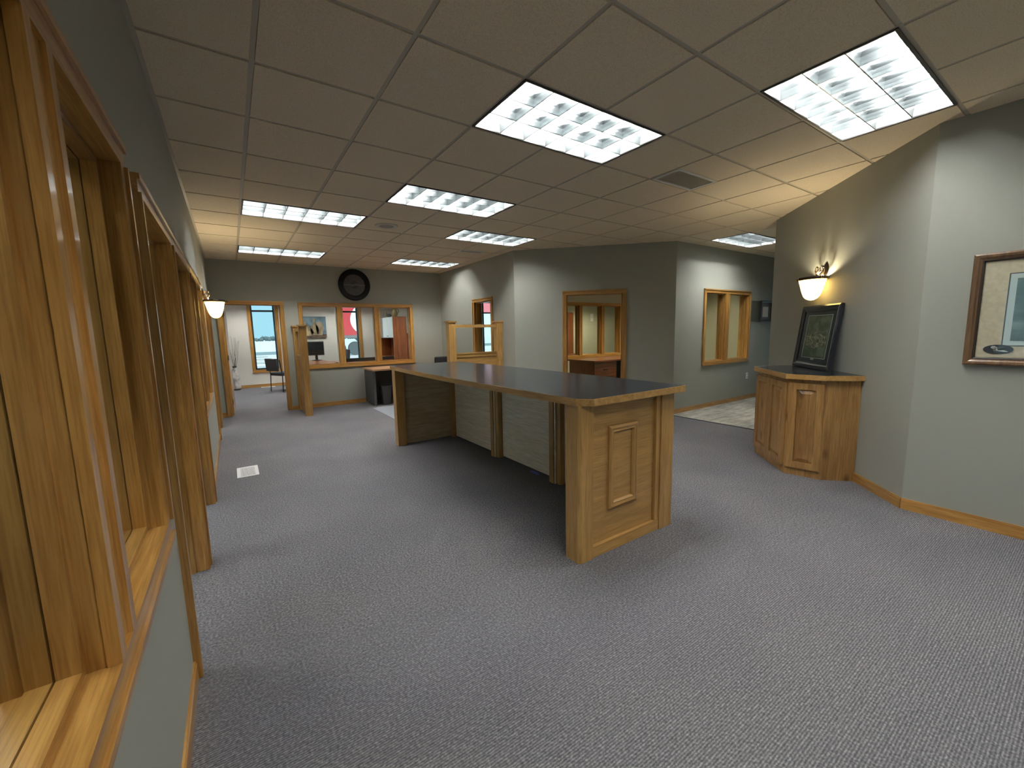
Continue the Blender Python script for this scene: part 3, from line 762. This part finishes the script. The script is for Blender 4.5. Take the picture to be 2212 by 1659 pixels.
# ------------------------------------------------------------------ sconces
def sconce(label, loc, rz):
    """local +y points into the room; wall at y=0; origin at rim height"""
    o = thing('wall_sconce', label, 'sconce', loc, rz, 'alabaster bowl wall sconces')
    prof = [(.030, -.210), (.062, -.198), (.090, -.172), (.110, -.132), (.127, -.085), (.144, -.035), (.158, 0)]
    bm = NB(); lathe(bm, [(0, -.214)]+prof, 32, 0, .118, 0, 2*PI, 1, .70)
    sh = obj('glass_shade', bm, SHADE, o, smooth=True)
    bm = NB(); lathe(bm, [(.156, -.012), (.170, -.012), (.178, 0), (.172, .014), (.158, .014), (.156, -.012)], 32, 0, .118, 0, 2*PI, 1, .70)
    obj('rim_band', bm, BRONZE, o, smooth=True)
    for sx in (-1, 1): obj('finial', lathe(NB(), [(0, -.016), (.010, -.010), (.013, 0), (.010, .010), (0, .016)], 12, sx*.180, .118), BRASS, o, smooth=True)
    obj('finial', lathe(NB(), [(0, -.016), (.010, -.010), (.013, 0), (.010, .010), (0, .016)], 12, 0, .250), BRASS, o, smooth=True)
    bm = NB(); lathe(bm, [(0, .0), (.042, .0), (.045, .006), (.030, .016), (0, .02)], 20)
    obj('back_plate', bm, BRONZE, o, smooth=True, xf=Matrix.Translation((0, 0, .09)) @ Matrix.Rotation(-PI/2, 4, 'X') @ Matrix.Scale(1.5, 4, (0, 1, 0)))
    for sx in (-1, 1):      # pair of scrolled arms
        pts = []
        for k in range(26):
            t = k/25; a = -PI*.5+t*PI*2.6; rr = .050*(1-.72*t)
            pts.append((sx*(.030+.010+rr*math.cos(a)*.8), .055+.02*t, .085+rr*math.sin(a)))
        pts = [(sx*.012, .05, -.002), (sx*.018, .052, .016)]+pts
        obj('scroll_arm', tube(NB(), pts, .0085, 8, .005), BRASS, o, smooth=True)
    obj('stem', tube(NB(), [(0, .012, .10), (0, .04, .07), (0, .06, .02), (0, .11, -.03)], .009, 8), BRASS, o, smooth=True)
    L = bpy.data.lights.new('sconce_bulb', 'POINT'); L.energy = SCW; L.color = (1, .84, .56); L.shadow_soft_size = .03
    lo = bpy.data.objects.new('bulb', L); C.objects.link(lo); lo.parent = o; lo.location = (0, .115, -.065)
    return o
SCW = 20.0
pm_ = Vector((3.91, -1.70)) + Vector((1, 1))*(2.845-t0)/math.sqrt(2)
sconce('glowing alabaster bowl sconce above the leaning photo and wooden cabinet', (pm_.x, pm_.y, 1.865), PI/4)
sconce('glowing alabaster bowl sconce on the long wood-trimmed left wall', (XL, 4.0, 1.865), -PI/2)

# ------------------------------------------------------------------ half-height wooden partitions
def partition(label, loc, rz, L):
    """runs along local +x from 0 to L, centred on y=0"""
    o = thing('wooden_partition', label, 'partition', loc, rz, 'half-height wooden partitions'); h = .06
    for a in (0, L-.12):
        p = box('post', OZ, o, a, a+.12, -h, h, 0, 1.565, .002)
        bm = NB(); bx(bm, a-.018, a+.138, -h-.018, h+.018, 1.572, 1.595); bx(bm, a-.006, a+.126, -h-.006, h+.006, 1.565, 1.572); obj('post_cap', bm, OX, p)
    a, b = .12, L-.12
    box('top_rail', OX, o, a, b, -.028, .028, 1.485, 1.535, .002)
    bm = NB(); bx(bm, a, b, -.036, .036, 1.035, 1.06); bx(bm, a, b, -.028, .028, .985, 1.035); obj('middle_rail', bm, OX, o)
    box('pane', GLASS, o, a, b, -.003, .003, 1.06, 1.485)
    box('panel', OXP, o, a, b, -.014, .014, .09, .985)
    box('base_rail', OX, o, a, b, -.028, .028, 0, .09, .002)
    for s in (1, -1):
        def q(nm, m, x0, x1, z0, z1): box(nm, m, o, x0, x1, s*.014, s*.030, z0, z1, .002)
        q('moulding', OX, a+.10, b-.10, .78, .82); q('moulding', OX, a+.10, b-.10, .27, .31); q('moulding', OZ, a+.10, a+.14, .31, .78); q('moulding', OZ, b-.14, b-.10, .31, .78)
    return o
partition('half-height wooden partition beside the far doorway, joined to the far wall', (.83, 5.385, 0), PI/2, .89)
partition('half-height wooden partition with glazed top in front of the small right-wall window', (2.775, 3.755, 0), 0, 1.05)

# ------------------------------------------------------------------ reception desk at the far wall, bin, chair mat, chair
RD = thing('workstation_desk', 'low desk with peach wood top and charcoal side panel under the far window', 'desk', (2.0, 5.50, 0))
GRY = mat('charcoal_panel', (.045, .047, .05), .5)
box('desktop', PEACH, RD, 0, 1.75, 0, .72, .70, .732, .003)
box('side_panel', GRY, RD, .02, .065, .06, .70, .03, .70, .002); box('side_panel', GRY, RD, 1.68, 1.73, .06, .70, .03, .70, .002)
box('modesty_panel', BLACK, RD, .065, 1.68, .62, .65, .03, .70); box('under_shelf', BLACK, RD, .065, 1.68, .35, .62, .655, .70)
for x in (.042, 1.705):
    for y in (.085, .67): obj('foot', lathe(NB(), [(0, 0), (.02, 0), (.02, .02), (.008, .03), (0, .03)], 12, x, y), STEEL, RD)
BN = thing('waste_bin', 'black tapered plastic waste bin under the peach-topped desk', 'bin', (2.30, 5.74, 0))
bm = NB()
def rr(w_, d, z, r=.03, n=5):
    out = []
    for cx, cy, a in ((w_-r, d-r, 0), (-w_+r, d-r, PI/2), (-w_+r, -d+r, PI), (w_-r, -d+r, 1.5*PI)):
        for k in range(n): q = a+PI/2*k/(n-1); out.append((cx+r*math.cos(q), cy+r*math.sin(q), z))
    return out
rings = [[bm.verts.new(p) for p in rr(*s)] for s in ((.085, .065, .004), (.115, .085, .375), (.112, .082, .375), (.083, .063, .012))]
k = len(rings[0])
for A, B_ in zip(rings, rings[1:]):
    for i in range(k): bm.faces.new((A[i], A[(i+1) % k], B_[(i+1) % k], B_[i]))
bm.faces.new(rings[0][::-1]); bm.faces.new(rings[-1]); obj('bucket', bm, mat('bin_black', (.02, .019, .019), .45), BN, smooth=True)
bm = NB(); rg = [[bm.verts.new(p) for p in rr(*s)] for s in ((.115, .085, .365), (.124, .094, .367), (.124, .094, .384), (.111, .081, .384))]
for A, B_ in zip(rg, rg[1:]):
    for i in range(k): bm.faces.new((A[i], A[(i+1) % k], B_[(i+1) % k], B_[i]))
obj('rim', bm, mat('bin_rim', (.06, .06, .06), .4), BN, smooth=True)
CM = tag(obj('chair_mat', prism(NB(), [(0, 0), (.95, 0), (.95, 1.0), (.78, 1.0), (.78, 1.40), (.10, 1.40), (.0, 1.35)], 0, .003), mat('translucent_vinyl', (.42, .45, .50), .22), None), 'pale translucent vinyl chair mat on the carpet before the peach-topped desk', 'mat')
CM.location = (1.93, 4.05, .001)
def task_chair(label, loc, rz, zb=.93, m=BLKFAB):
    o = thing('task_chair', label, 'chair', loc, rz, 'black task chairs')
    for k in range(5):
        q = 2*PI*k/5; lg = obj('base_leg', tube(NB(), [(0, 0, .09), (.28*math.cos(q), .28*math.sin(q), .065)], .02, 8, .013), BLACK, o)
        obj('caster', lathe(NB(), [(0, 0), (.025, .004), (.03, .025), (.02, .05), (0, .055)], 10, .28*math.cos(q), .28*math.sin(q)), BLACK, lg, smooth=True)
    obj('gas_lift', tube(NB(), [(0, 0, .08), (0, 0, .42)], .025, 12), BLACKM, o)
    obj('seat', bx(NB(), -.24, .24, -.23, .24, .42, .50), m, o, .03, True)
    bm = NB(); bx(bm, -.22, .22, -.04, .03, .58, zb); obj('backrest', bm, m, o, .03, True, xf=Matrix.Translation((0, -.24, 0)) @ Matrix.Rotation(.08, 4, 'X'))
    obj('back_post', tube(NB(), [(0, -.05, .42), (0, -.27, .47), (0, -.30, .70)], .018, 8), BLACK, o)
    for s in (-1, 1):
        obj('armrest', tube(NB(), [(s*.22, .02, .46), (s*.29, .02, .50), (s*.29, 0, .66), (s*.29, .12, .67), (s*.29, -.12, .67)], .016, 8), BLACK, o)
    return o
task_chair('black task chair mostly hidden behind the counter, before the glazed partition', (3.22, 5.16, 0), 0, .955)

# ------------------------------------------------------------------ white office beyond the far wall
dl = thing('office_door', 'alder office door standing open inside the far doorway', 'door', (-.285, 6.405, 0), math.radians(88))
box('leaf', WZ, dl, .01, .86, -.02, .02, .01, 1.965)
lv = thing('lever_handle', None, None, (.80, -.02, 1.0)); lv.parent = dl
obj('rose', lathe(NB(), [(0, 0), (.028, 0), (.028, .008), (0, .010)], 20), STEEL, lv, xf=Matrix.Rotation(PI/2, 4, 'X'))
obj('lever', tube(NB(), [(0, 0, 0), (0, -.05, 0), (-.03, -.058, 0), (-.11, -.058, 0)], .009, 8), STEEL, lv, smooth=True)
for z in (.2, 1.0, 1.78): box('hinge', BRONZE, dl, -.012, .012, -.026, -.019, z, z+.09)
VS = thing('floor_vase', 'tall grey-white tapered floor vase with dark base in the office', 'vase', (-.185, 10.72, 0))
vm = mat('vase_glaze', (.4, .4, .4), .4); _b = vm.node_tree.nodes['Principled BSDF']
mp = coords(vm, (3, 3, 2), False); n = nd(vm, 'ShaderNodeTexNoise'); n.inputs['Scale'].default_value = 2.5; n.inputs['Detail'].default_value = 5; lk(vm, mp.outputs[0], n.inputs['Vector'])
r = ramp(vm, [(.38, (.22, .21, .20)), (.55, (.60, .58, .55))]); lk(vm, n.outputs['Fac'], r.inputs[0]); lk(vm, r.outputs[0], _b.inputs['Base Color'])
obj('body', lathe(NB(), [(.095, .035), (.112, .06), (.110, .16), (.088, .36), (.060, .53), (.045, .60)], 28), vm, VS, smooth=True)
obj('foot', lathe(NB(), [(0, 0), (.085, 0), (.098, .012), (.098, .037), (0, .037)], 28), mat('vase_dark', (.04, .03, .025), .5), VS, smooth=True)
obj('neck', lathe(NB(), [(.045, .598), (.040, .615), (.058, .64), (.053, .642), (.036, .615), (.036, .60)], 28), mat('vase_neck', (.06, .045, .035), .5), VS, smooth=True)
for k in range(7):
    q = 2*PI*k/7+.3; l = random.uniform(.55, .92); sp = random.uniform(.06, .22)
    pts = [(-.185+.01*math.cos(q), 10.72+.01*math.sin(q), .30)]
    for i in range(1, 9): t = i/8; pts.append((-.185+sp*t**1.5*math.cos(q)+random.uniform(-.012, .012)+.05*t, 10.72+.6*sp*t**1.5*math.sin(q)+random.uniform(-.01, .01), .30+(l+.34)*t))
    tag(obj('twig', tube(NB(), pts, .006, 6, .0025), mat('twig_bark', (.10, .08, .065), .8) if k == 0 else bpy.data.materials['twig_bark'], None), 'thin bare decorative twig standing in the floor vase', 'twig', 'twigs in the floor vase')
def guest_chair(label, loc, rz):
    o = thing('guest_chair', label, 'chair', loc, rz)
    for sx in (-1, 1):
        obj('leg', tube(NB(), [(sx*.24, -.22, 0), (sx*.23, -.20, .44), (sx*.22, -.25, .82)], .012, 8), BLACKM, o); obj('leg', tube(NB(), [(sx*.24, .22, 0), (sx*.23, .20, .45)], .012, 8), BLACKM, o)
    obj('seat_frame', bx(NB(), -.23, .23, -.20, .22, .41, .43), BLACKM, o)
    obj('seat', bx(NB(), -.24, .24, -.21, .25, .43, .49), mat('seat_blue_black', (.02, .024, .035), .8), o, .02, True)
    obj('backrest', bx(NB(), -.22, .22, -.025, .025, .54, .86), BLKFAB, o, .02, True, xf=Matrix.Translation((0, -.235, 0)) @ Matrix.Rotation(.10, 4, 'X'))
    return o
guest_chair('black stacking chair beside the office window, seen through the far doorway', (.86, 9.62, 0), math.radians(-60))
def register(label, loc, rz, w_, d, m, name='floor_register'):
    o = thing(name, label, 'vent', loc, rz, 'white floor registers')
    bm = NB(); a = .028; bx(bm, -w_/2, w_/2, -d/2, -d/2+a, 0, .006); bx(bm, -w_/2, w_/2, d/2-a, d/2, 0, .006); bx(bm, -w_/2, -w_/2+a+.004, -d/2+a, d/2-a, 0, .006); bx(bm, w_/2-a-.004, w_/2, -d/2+a, d/2-a, 0, .006)
    obj('frame', bm, m, o, .001)
    box('well', BLACK, o, -w_/2+a, w_/2-a, -d/2+a, d/2-a, 0, .001)
    return o, a
o, a = register('white metal floor register in the carpet by the left wall', (-.178, 2.50, .001), 0, .19, .38, WHITE)
for i in range(12):
    x = -.19/2+a+.004+(i+.5)*(.19-2*a-.008)/12; box('slat', WHITE, o, x-.0034, x+.0034, -.19+a, .19-a, .001, .0055)
o, a = register('white floor register at the office window wall', (.56, 10.86, .001), 0, .34, .12, WHITE)
for i in range(10):
    x = -.17+a+.004+(i+.5)*(.34-2*a-.008)/10; box('slat', WHITE, o, x-.008, x+.008, -.06+a, .06-a, .001, .0055)
# still-life canvas
CV = thing('still_life_canvas', 'unframed canvas of pale clay jars on blue, office wall', 'picture', (1.885, 10.995, 1.345), PI)
cvm = artmat('canvas_blue', [(.35, (.07, .115, .15)), (.6, (.17, .26, .32))], (5, 5, 5))
box('canvas', cvm, CV, -.325, .325, 0, .03, 0, .625)
box('painted_table', artmat('canvas_brown', [(.4, (.05, .03, .02)), (.6, (.15, .09, .05))], (6, 6, 9)), CV, -.325, .325, .0302, .031, 0, .10)
def jar(cx, z0, s, prof, col):
    bm = NB(); L = [(cx-r*s, z0+z*s) for r, z in prof]+[(cx+r*s, z0+z*s) for r, z in prof[::-1]]
    prism(bm, L, 0, .001); obj('painted_jar', bm, artmat('jar_paint_%d' % len(CV.children), [(.38, tuple(c*.45 for c in col)), (.6, col)], (9, 9, 4)), CV, xf=Matrix.Translation((0, .0325, 0)) @ Matrix.Rotation(PI/2, 4, 'X'))
jar(.17, .06, .30, [(.25, 0), (.5, .25), (.42, .6), (.12, .85), (.1, 1.0)], (.50, .40, .24)); jar(0, .08, .5, [(.18, 0), (.24, .3), (.2, .5), (.07, .65), (.06, .9), (.1, .98)], (.42, .34, .20))
jar(-.14, .07, .40, [(.15, 0), (.24, .35), (.27, .7), (.2, .9), (.22, .97)], (.40, .30, .19)); jar(.26, .2, .28, [(.1, .1), (.2, .5), (.12, .8), (.15, 1)], (.40, .38, .32))
# L-shaped desk, monitor, chair, hutch
DK_ = thing('office_desk', 'mahogany L-shaped desk under the office window, seen through the far interior window', 'desk', (1.22, 7.0, 0))
box('desktop', MY, DK_, 0, .60, 0, 2.75, .72, .752, .003); box('return_top', MX, DK_, .60, 2.08, 1.15, 1.80, .72, .752, .003)
box('side_panel', MZ, DK_, .03, .57, .03, .06, 0, .72); box('side_panel', MZ, DK_, .03, .57, 2.69, 2.72, 0, .72)
box('modesty_panel', BLACK, DK_, .60, 2.06, 1.20, 1.22, .05, .72); box('upstand', mat('desk_upstand', (.02, .012, .01), .5), DK_, .75, 2.08, 1.16, 1.19, .752, .83)
MN = thing('computer_monitor', 'black computer monitor on a stand on the mahogany desk', 'monitor', (1.64, 9.42, .7535), math.radians(172))
obj('bezel', bx(NB(), -.195, .195, -.02, .025, .135, .50), BLACK, MN, .004); box('screen', mat('screen_off', (.006, .007, .010), .12), MN, -.178, .178, .0252, .0262, .155, .482)
box('neck', BLACK, MN, -.03, .03, -.045, -.02, .015, .30); obj('base', lathe(NB(), [(0, 0), (.12, 0), (.12, .012), (.03, .02), (0, .02)], 24), BLACK, MN)
task_chair('black task chair tucked at the mahogany office desk', (2.02, 9.15, 0), math.radians(100), 1.03, mat('chair_black_leather', (.015, .015, .02), .4))
HU = thing('office_hutch', 'tall mahogany hutch with window glare painted on its upper doors in the office', 'hutch', (3.50, 8.70, 0))
box('end_panel', MZ, HU, 0, .38, 0, .03, 0, 1.88); box('end_panel', MZ, HU, 0, .38, 1.37, 1.40, 0, 1.88)
box('upper_box', MZ, HU, .02, .38, .03, 1.37, 1.30, 1.88); box('back_panel', MZ, HU, .36, .38, .03, 1.37, 0, 1.30); box('lower_box', MZ, HU, -.10, .36, .03, 1.37, 0, .73); box('worktop', MX, HU, -.14, .38, .03, 1.37, .73, .76)
fd = mat('window_glare_door', (.62, .66, .66), .18)  # pale colour paints the window's reflection onto the mahogany doors
for i in range(3):
    y = .035+i*.445; d = box('upper_door', fd if i < 2 else MZ, HU, 0, .018, y, y+.438, 1.31, 1.87, .002); box('knob', BLACKM, d, -.015, 0, y+(.40 if i % 2 == 0 else .03), y+(.42 if i % 2 == 0 else .05), 1.345, 1.36)
SC = tag(obj('side_cabinet', bx(NB(), 3.885, 4.20, 8.66, 9.10, 0, 1.42), MZ, None, .003), 'plain mahogany side cabinet standing right of the office hutch', 'cabinet')
PT = thing('ornamental_jug', 'small gilt ornament jug on top of the office hutch', 'ornament', (3.62, 8.85, 1.88))
obj('body', lathe(NB(), [(0, 0), (.05, 0), (.085, .07), (.07, .15), (.035, .20), (.05, .24), (.0, .24)], 20), mat('gilt_glaze', (.30, .24, .12), .3, .4), PT, smooth=True)
obj('handle', tube(NB(), [(.06, 0, .08), (.12, 0, .12), (.11, 0, .20), (.04, 0, .22)], .010, 8), bpy.data.materials['gilt_glaze'], PT, smooth=True)
BR = thing('bird_ornament', 'small dark bird figurine on top of the office hutch', 'ornament', (3.56, 9.20, 1.88))
obj('body', lathe(NB(), [(0, .0), (.05, .02), (.06, .05), (.035, .085), (0, .095)], 16, 0, 0, 0, 2*PI, 1.5, .7), mat('figurine_dark', (.06, .065, .06), .4), BR, smooth=True)
obj('neck', tube(NB(), [(-.05, 0, .06), (-.07, 0, .10), (-.06, 0, .15), (-.085, 0, .165)], .013, 8, .006), bpy.data.materials['figurine_dark'], BR, smooth=True)
tag(obj('paper_sheet', bx(NB(), -.14, .14, -.10, .10, 0, .002), mat('white_paper', (.75, .77, .78), .6), None), 'white paper lying on the end of the mahogany desk return', 'paper').location = (3.10, 8.45, .7525)

# ------------------------------------------------------------------ small office and inner room
SD = thing('small_office_desk', 'reddish-brown desk seen through the angled doorway below a three-light window', 'desk', (6.05, 3.62, 0))
box('desktop', MX, SD, 0, 2.2, 0, .85, .72, .752, .003)
box('pedestal', MZ, SD, .02, .72, .05, .80, .04, .72); box('side_panel', MZ, SD, 2.15, 2.18, .05, .80, 0, .72); box('modesty_panel', BLACK, SD, .72, 2.15, .70, .72, .02, .72)
box('plinth', BLACK, SD, .05, .70, .08, .78, 0, .04)
for i in range(2): d = box('drawer', MX, SD, .03, .71, .035, .05, .08+i*.32, .37+i*.32, .002); box('handle', BLACKM, d, .30, .44, .02, .035, .22+i*.32, .235+i*.32)
WP = tag(obj('wooden_wall_panel', prism(NB(), [(-.28, 0), (.28, 0), (.28, 1.24), (.25, 1.27), (-.28, 1.27)], 0, .05), MZ, None, xf=Matrix.Rotation(PI/2, 4, 'X')), 'tall rounded mahogany panel behind the three-light interior window', 'cabinet panel')
WP.location = (8.42, 7.19, .68)
bm = NB(); bx(bm, -.30, .30, -.35, 0, 0, .68); tag(obj('credenza', bm, MX, None, .003), 'mahogany credenza under the rounded panel in the inner room', 'credenza').location = (8.42, 7.19, 0)
def plate(name, label, loc, rz, w_=.075, h_=.118, group='wall plates', outlet=False):
    o = thing(name, label, 'outlet' if outlet else 'switch', loc, rz, group)
    obj('plate', bx(NB(), -w_/2, w_/2, 0, .006, -h_/2, h_/2), WHITE, o, .002)
    if outlet:
        for z in (-.028, .028): box('socket', mat('socket_face', (.5, .5, .5), .4), o, -.017, .017, .006, .009, z-.014, z+.014)
    else: box('toggle', WHITE, o, -.006, .006, .006, .018, -.012, .014)
    return o
plate('light_switch', 'white light switch plate seen through the three-light window, left of the pair', (9.55, 7.199, 1.80), PI, .14, .24)
plate('light_switch', 'white light switch plate seen through the three-light window, right of the pair', (9.86, 7.199, 1.80), PI, .10, .24)
plate('light_switch', 'light switch plate at the far end of the left wall', (XL+.001, 5.62, 1.10), -PI/2)
plate('wall_outlet', 'small outlet plate low on the hall wall below its window', (7.99, 1.479, .46), PI, outlet=True)
tp = NB(); prism(tp, [(-.02, -.075), (.012, -.06), (.02, .03), (.004, .085), (-.018, .04)], 0, .003)
tag(obj('tape_scrap', tp, mat('blue_tape', (.14, .19, .62), .5), None), 'small blue tape scrap on the carpet under the counter', 'tape').location = (2.185, .635, .001)

# ------------------------------------------------------------------ outdoors
gr = box('ground', artmat('snowy_lot', [(.35, (.62, .64, .66)), (.55, (.85, .86, .86))], (.5, .5, .5), 6, 1), None, -250, 250, 11.22, 420, -.14, -.12); tag(gr, kind='structure')
gr3 = box('yard', bpy.data.materials['snowy_lot'], None, -120, -3.82, -60, 11.2, -.14, -.12); tag(gr3, kind='structure')
gr2 = box('pavement', bpy.data.materials['snowy_lot'], None, 11.82, 60, -30, 11.2, -.14, -.12); tag(gr2, kind='structure')
rd = tag(box('road', mat('wet_asphalt', (.22, .27, .28), .6), None, -60, 60, 38, 46, -.12, -.10), kind='structure')
for i in range(5):
    tag(obj('plough_ridge', bx(NB(), -40, 40, -.3-.1*i, .3, 0, .10), mat('grey_slush', (.45, .48, .48), .8) if i == 0 else bpy.data.materials['grey_slush'], None, .05), ['first', 'second', 'third', 'fourth', 'fifth'][i]+' low grey slush ridge on the white lot, counting from the office window', 'ridge', 'slush ridges on the lot').location = (-38, 17+i*4.2, -.12)
TRM = mat('far_tree_grey', (.12, .17, .18), .9)
bm = NB()
for i in range(480):
    x = -60+i*.45+random.uniform(-.3, .3); h = random.uniform(1.0, 1.9); y = 170+random.uniform(-4, 4)
    v = bmesh.ops.create_icosphere(bm, subdivisions=1, radius=1)['verts']
    for q in v: q.co = (x+q.co.x*random.uniform(.6, 1.0), y+q.co.y, -.2+h*.55+q.co.z*h*.5)
tl = tag(obj('treeline', bm, TRM, None), 'distant grey treeline along the horizon outside', 'treeline', kind='stuff')
# red trailer
TR = thing('red_trailer', 'red lorry trailer with a white curved letter parked outside the office window', 'trailer', (6.0, 30, -.12))
RED = mat('trailer_red', (.62, .06, .07), .4)
box('box_body', RED, TR, -.3, 12, 0, 2.5, 1.52, 4.4); box('chassis', mat('chassis_grey', (.55, .57, .58), .6), TR, 0, 11.8, .6, 1.9, 1.30, 1.52)
WLM = mat('trailer_white', (.92, .92, .92), .4)
bm = NB(); cx, cz = 2.75, 2.78; n = 40; oa, ia = [], []
for k in range(n+1):
    q = math.radians(48)+(math.radians(320)-math.radians(48))*k/n; th = .12+.62*math.sin(PI*min(1, max(0, k/n)))**.8
    oa.append((cx+1.42*math.cos(q)+.16*math.sin(q), cz+1.28*math.sin(q))); ia.append((cx+(1.42-th)*math.cos(q)+.16*math.sin(q), cz+(1.28-th*.55)*math.sin(q)))
fo = [bm.verts.new((x, -.012, z)) for x, z in oa]; fi = [bm.verts.new((x, -.012, z)) for x, z in ia]
bo = [bm.verts.new((x, -.002, z)) for x, z in oa]; bi = [bm.verts.new((x, -.002, z)) for x, z in ia]
for i in range(n):
    bm.faces.new((fo[i], fo[i+1], fi[i+1], fi[i])); bm.faces.new((bo[i], bo[i+1], fo[i+1], fo[i])); bm.faces.new((fi[i], fi[i+1], bi[i+1], bi[i]))
obj('curved_letter', bm, WLM, TR)
for x in (.45, 1.65, 9.4, 10.6):
    wl = obj('wheel', lathe(NB(), [(0, 0), (.5, 0), (.52, .04), (.52, .26), (.5, .3), (0, .3)], 28), mat('tyre', (.10, .12, .13), .8) if x < .5 else bpy.data.materials['tyre'], TR, smooth=True, xf=Matrix.Translation((x, .55, .52)) @ Matrix.Rotation(-PI/2, 4, 'X') @ Matrix.Scale(-1, 4, (0, 0, 1)))
    obj('hub', lathe(NB(), [(0, 0), (.27, 0), (.27, .02), (0, .04)], 20), WLM, wl, xf=Matrix.Translation((x, .54, .52)) @ Matrix.Rotation(PI/2, 4, 'X'))
for y in (.5, 1.9): obj('landing_leg', tube(NB(), [(2.0, y, 1.35), (2.35, y, .9), (2.35, y, .05)], .06, 8), mat('leg_grey', (.2, .25, .27), .6) if y < 1 else bpy.data.materials['leg_grey'], TR)
# shop sign outside the right-hand office
SG = thing('roadside_sign', 'red-topped white roadside sign with blue letters seen through the small window', 'sign', (13.2, 21.0, -.12))
box('pole', mat('sign_pole', (.5, .52, .55), .4, .5), SG, -1.45, -1.35, .1, .2, 0, 1.2); box('pole', bpy.data.materials['sign_pole'], SG, 1.35, 1.45, .1, .2, 0, 1.2)
box('red_panel', mat('sign_pink_red', (.80, .22, .25), .5), SG, -1.5, 1.5, 0, .3, 2.75, 4.6); box('white_panel', mat('sign_white', (.70, .82, .90), .5), SG, -1.5, 1.5, 0, .3, 1.2, 2.75)
cu = bpy.data.curves.new('sign_letters', 'FONT'); cu.body = 'OT'; cu.size = .62; cu.extrude = .01; cu.align_x = 'CENTER'
to = bpy.data.objects.new('sign_letters', cu); C.objects.link(to); to.parent = SG; to.location = (-.05, -.02, 2.02); to.rotation_euler = (PI/2, 0, 0)
bpy.context.view_layer.update()
me = bpy.data.meshes.new_from_object(to.evaluated_get(bpy.context.evaluated_depsgraph_get())); mw = to.matrix_basis.copy(); bpy.data.objects.remove(to)
me.materials.clear(); me.materials.append(mat('sign_blue', (.03, .13, .32), .5))
to = bpy.data.objects.new('sign_letters', me); C.objects.link(to); to.parent = SG; to.matrix_basis = mw
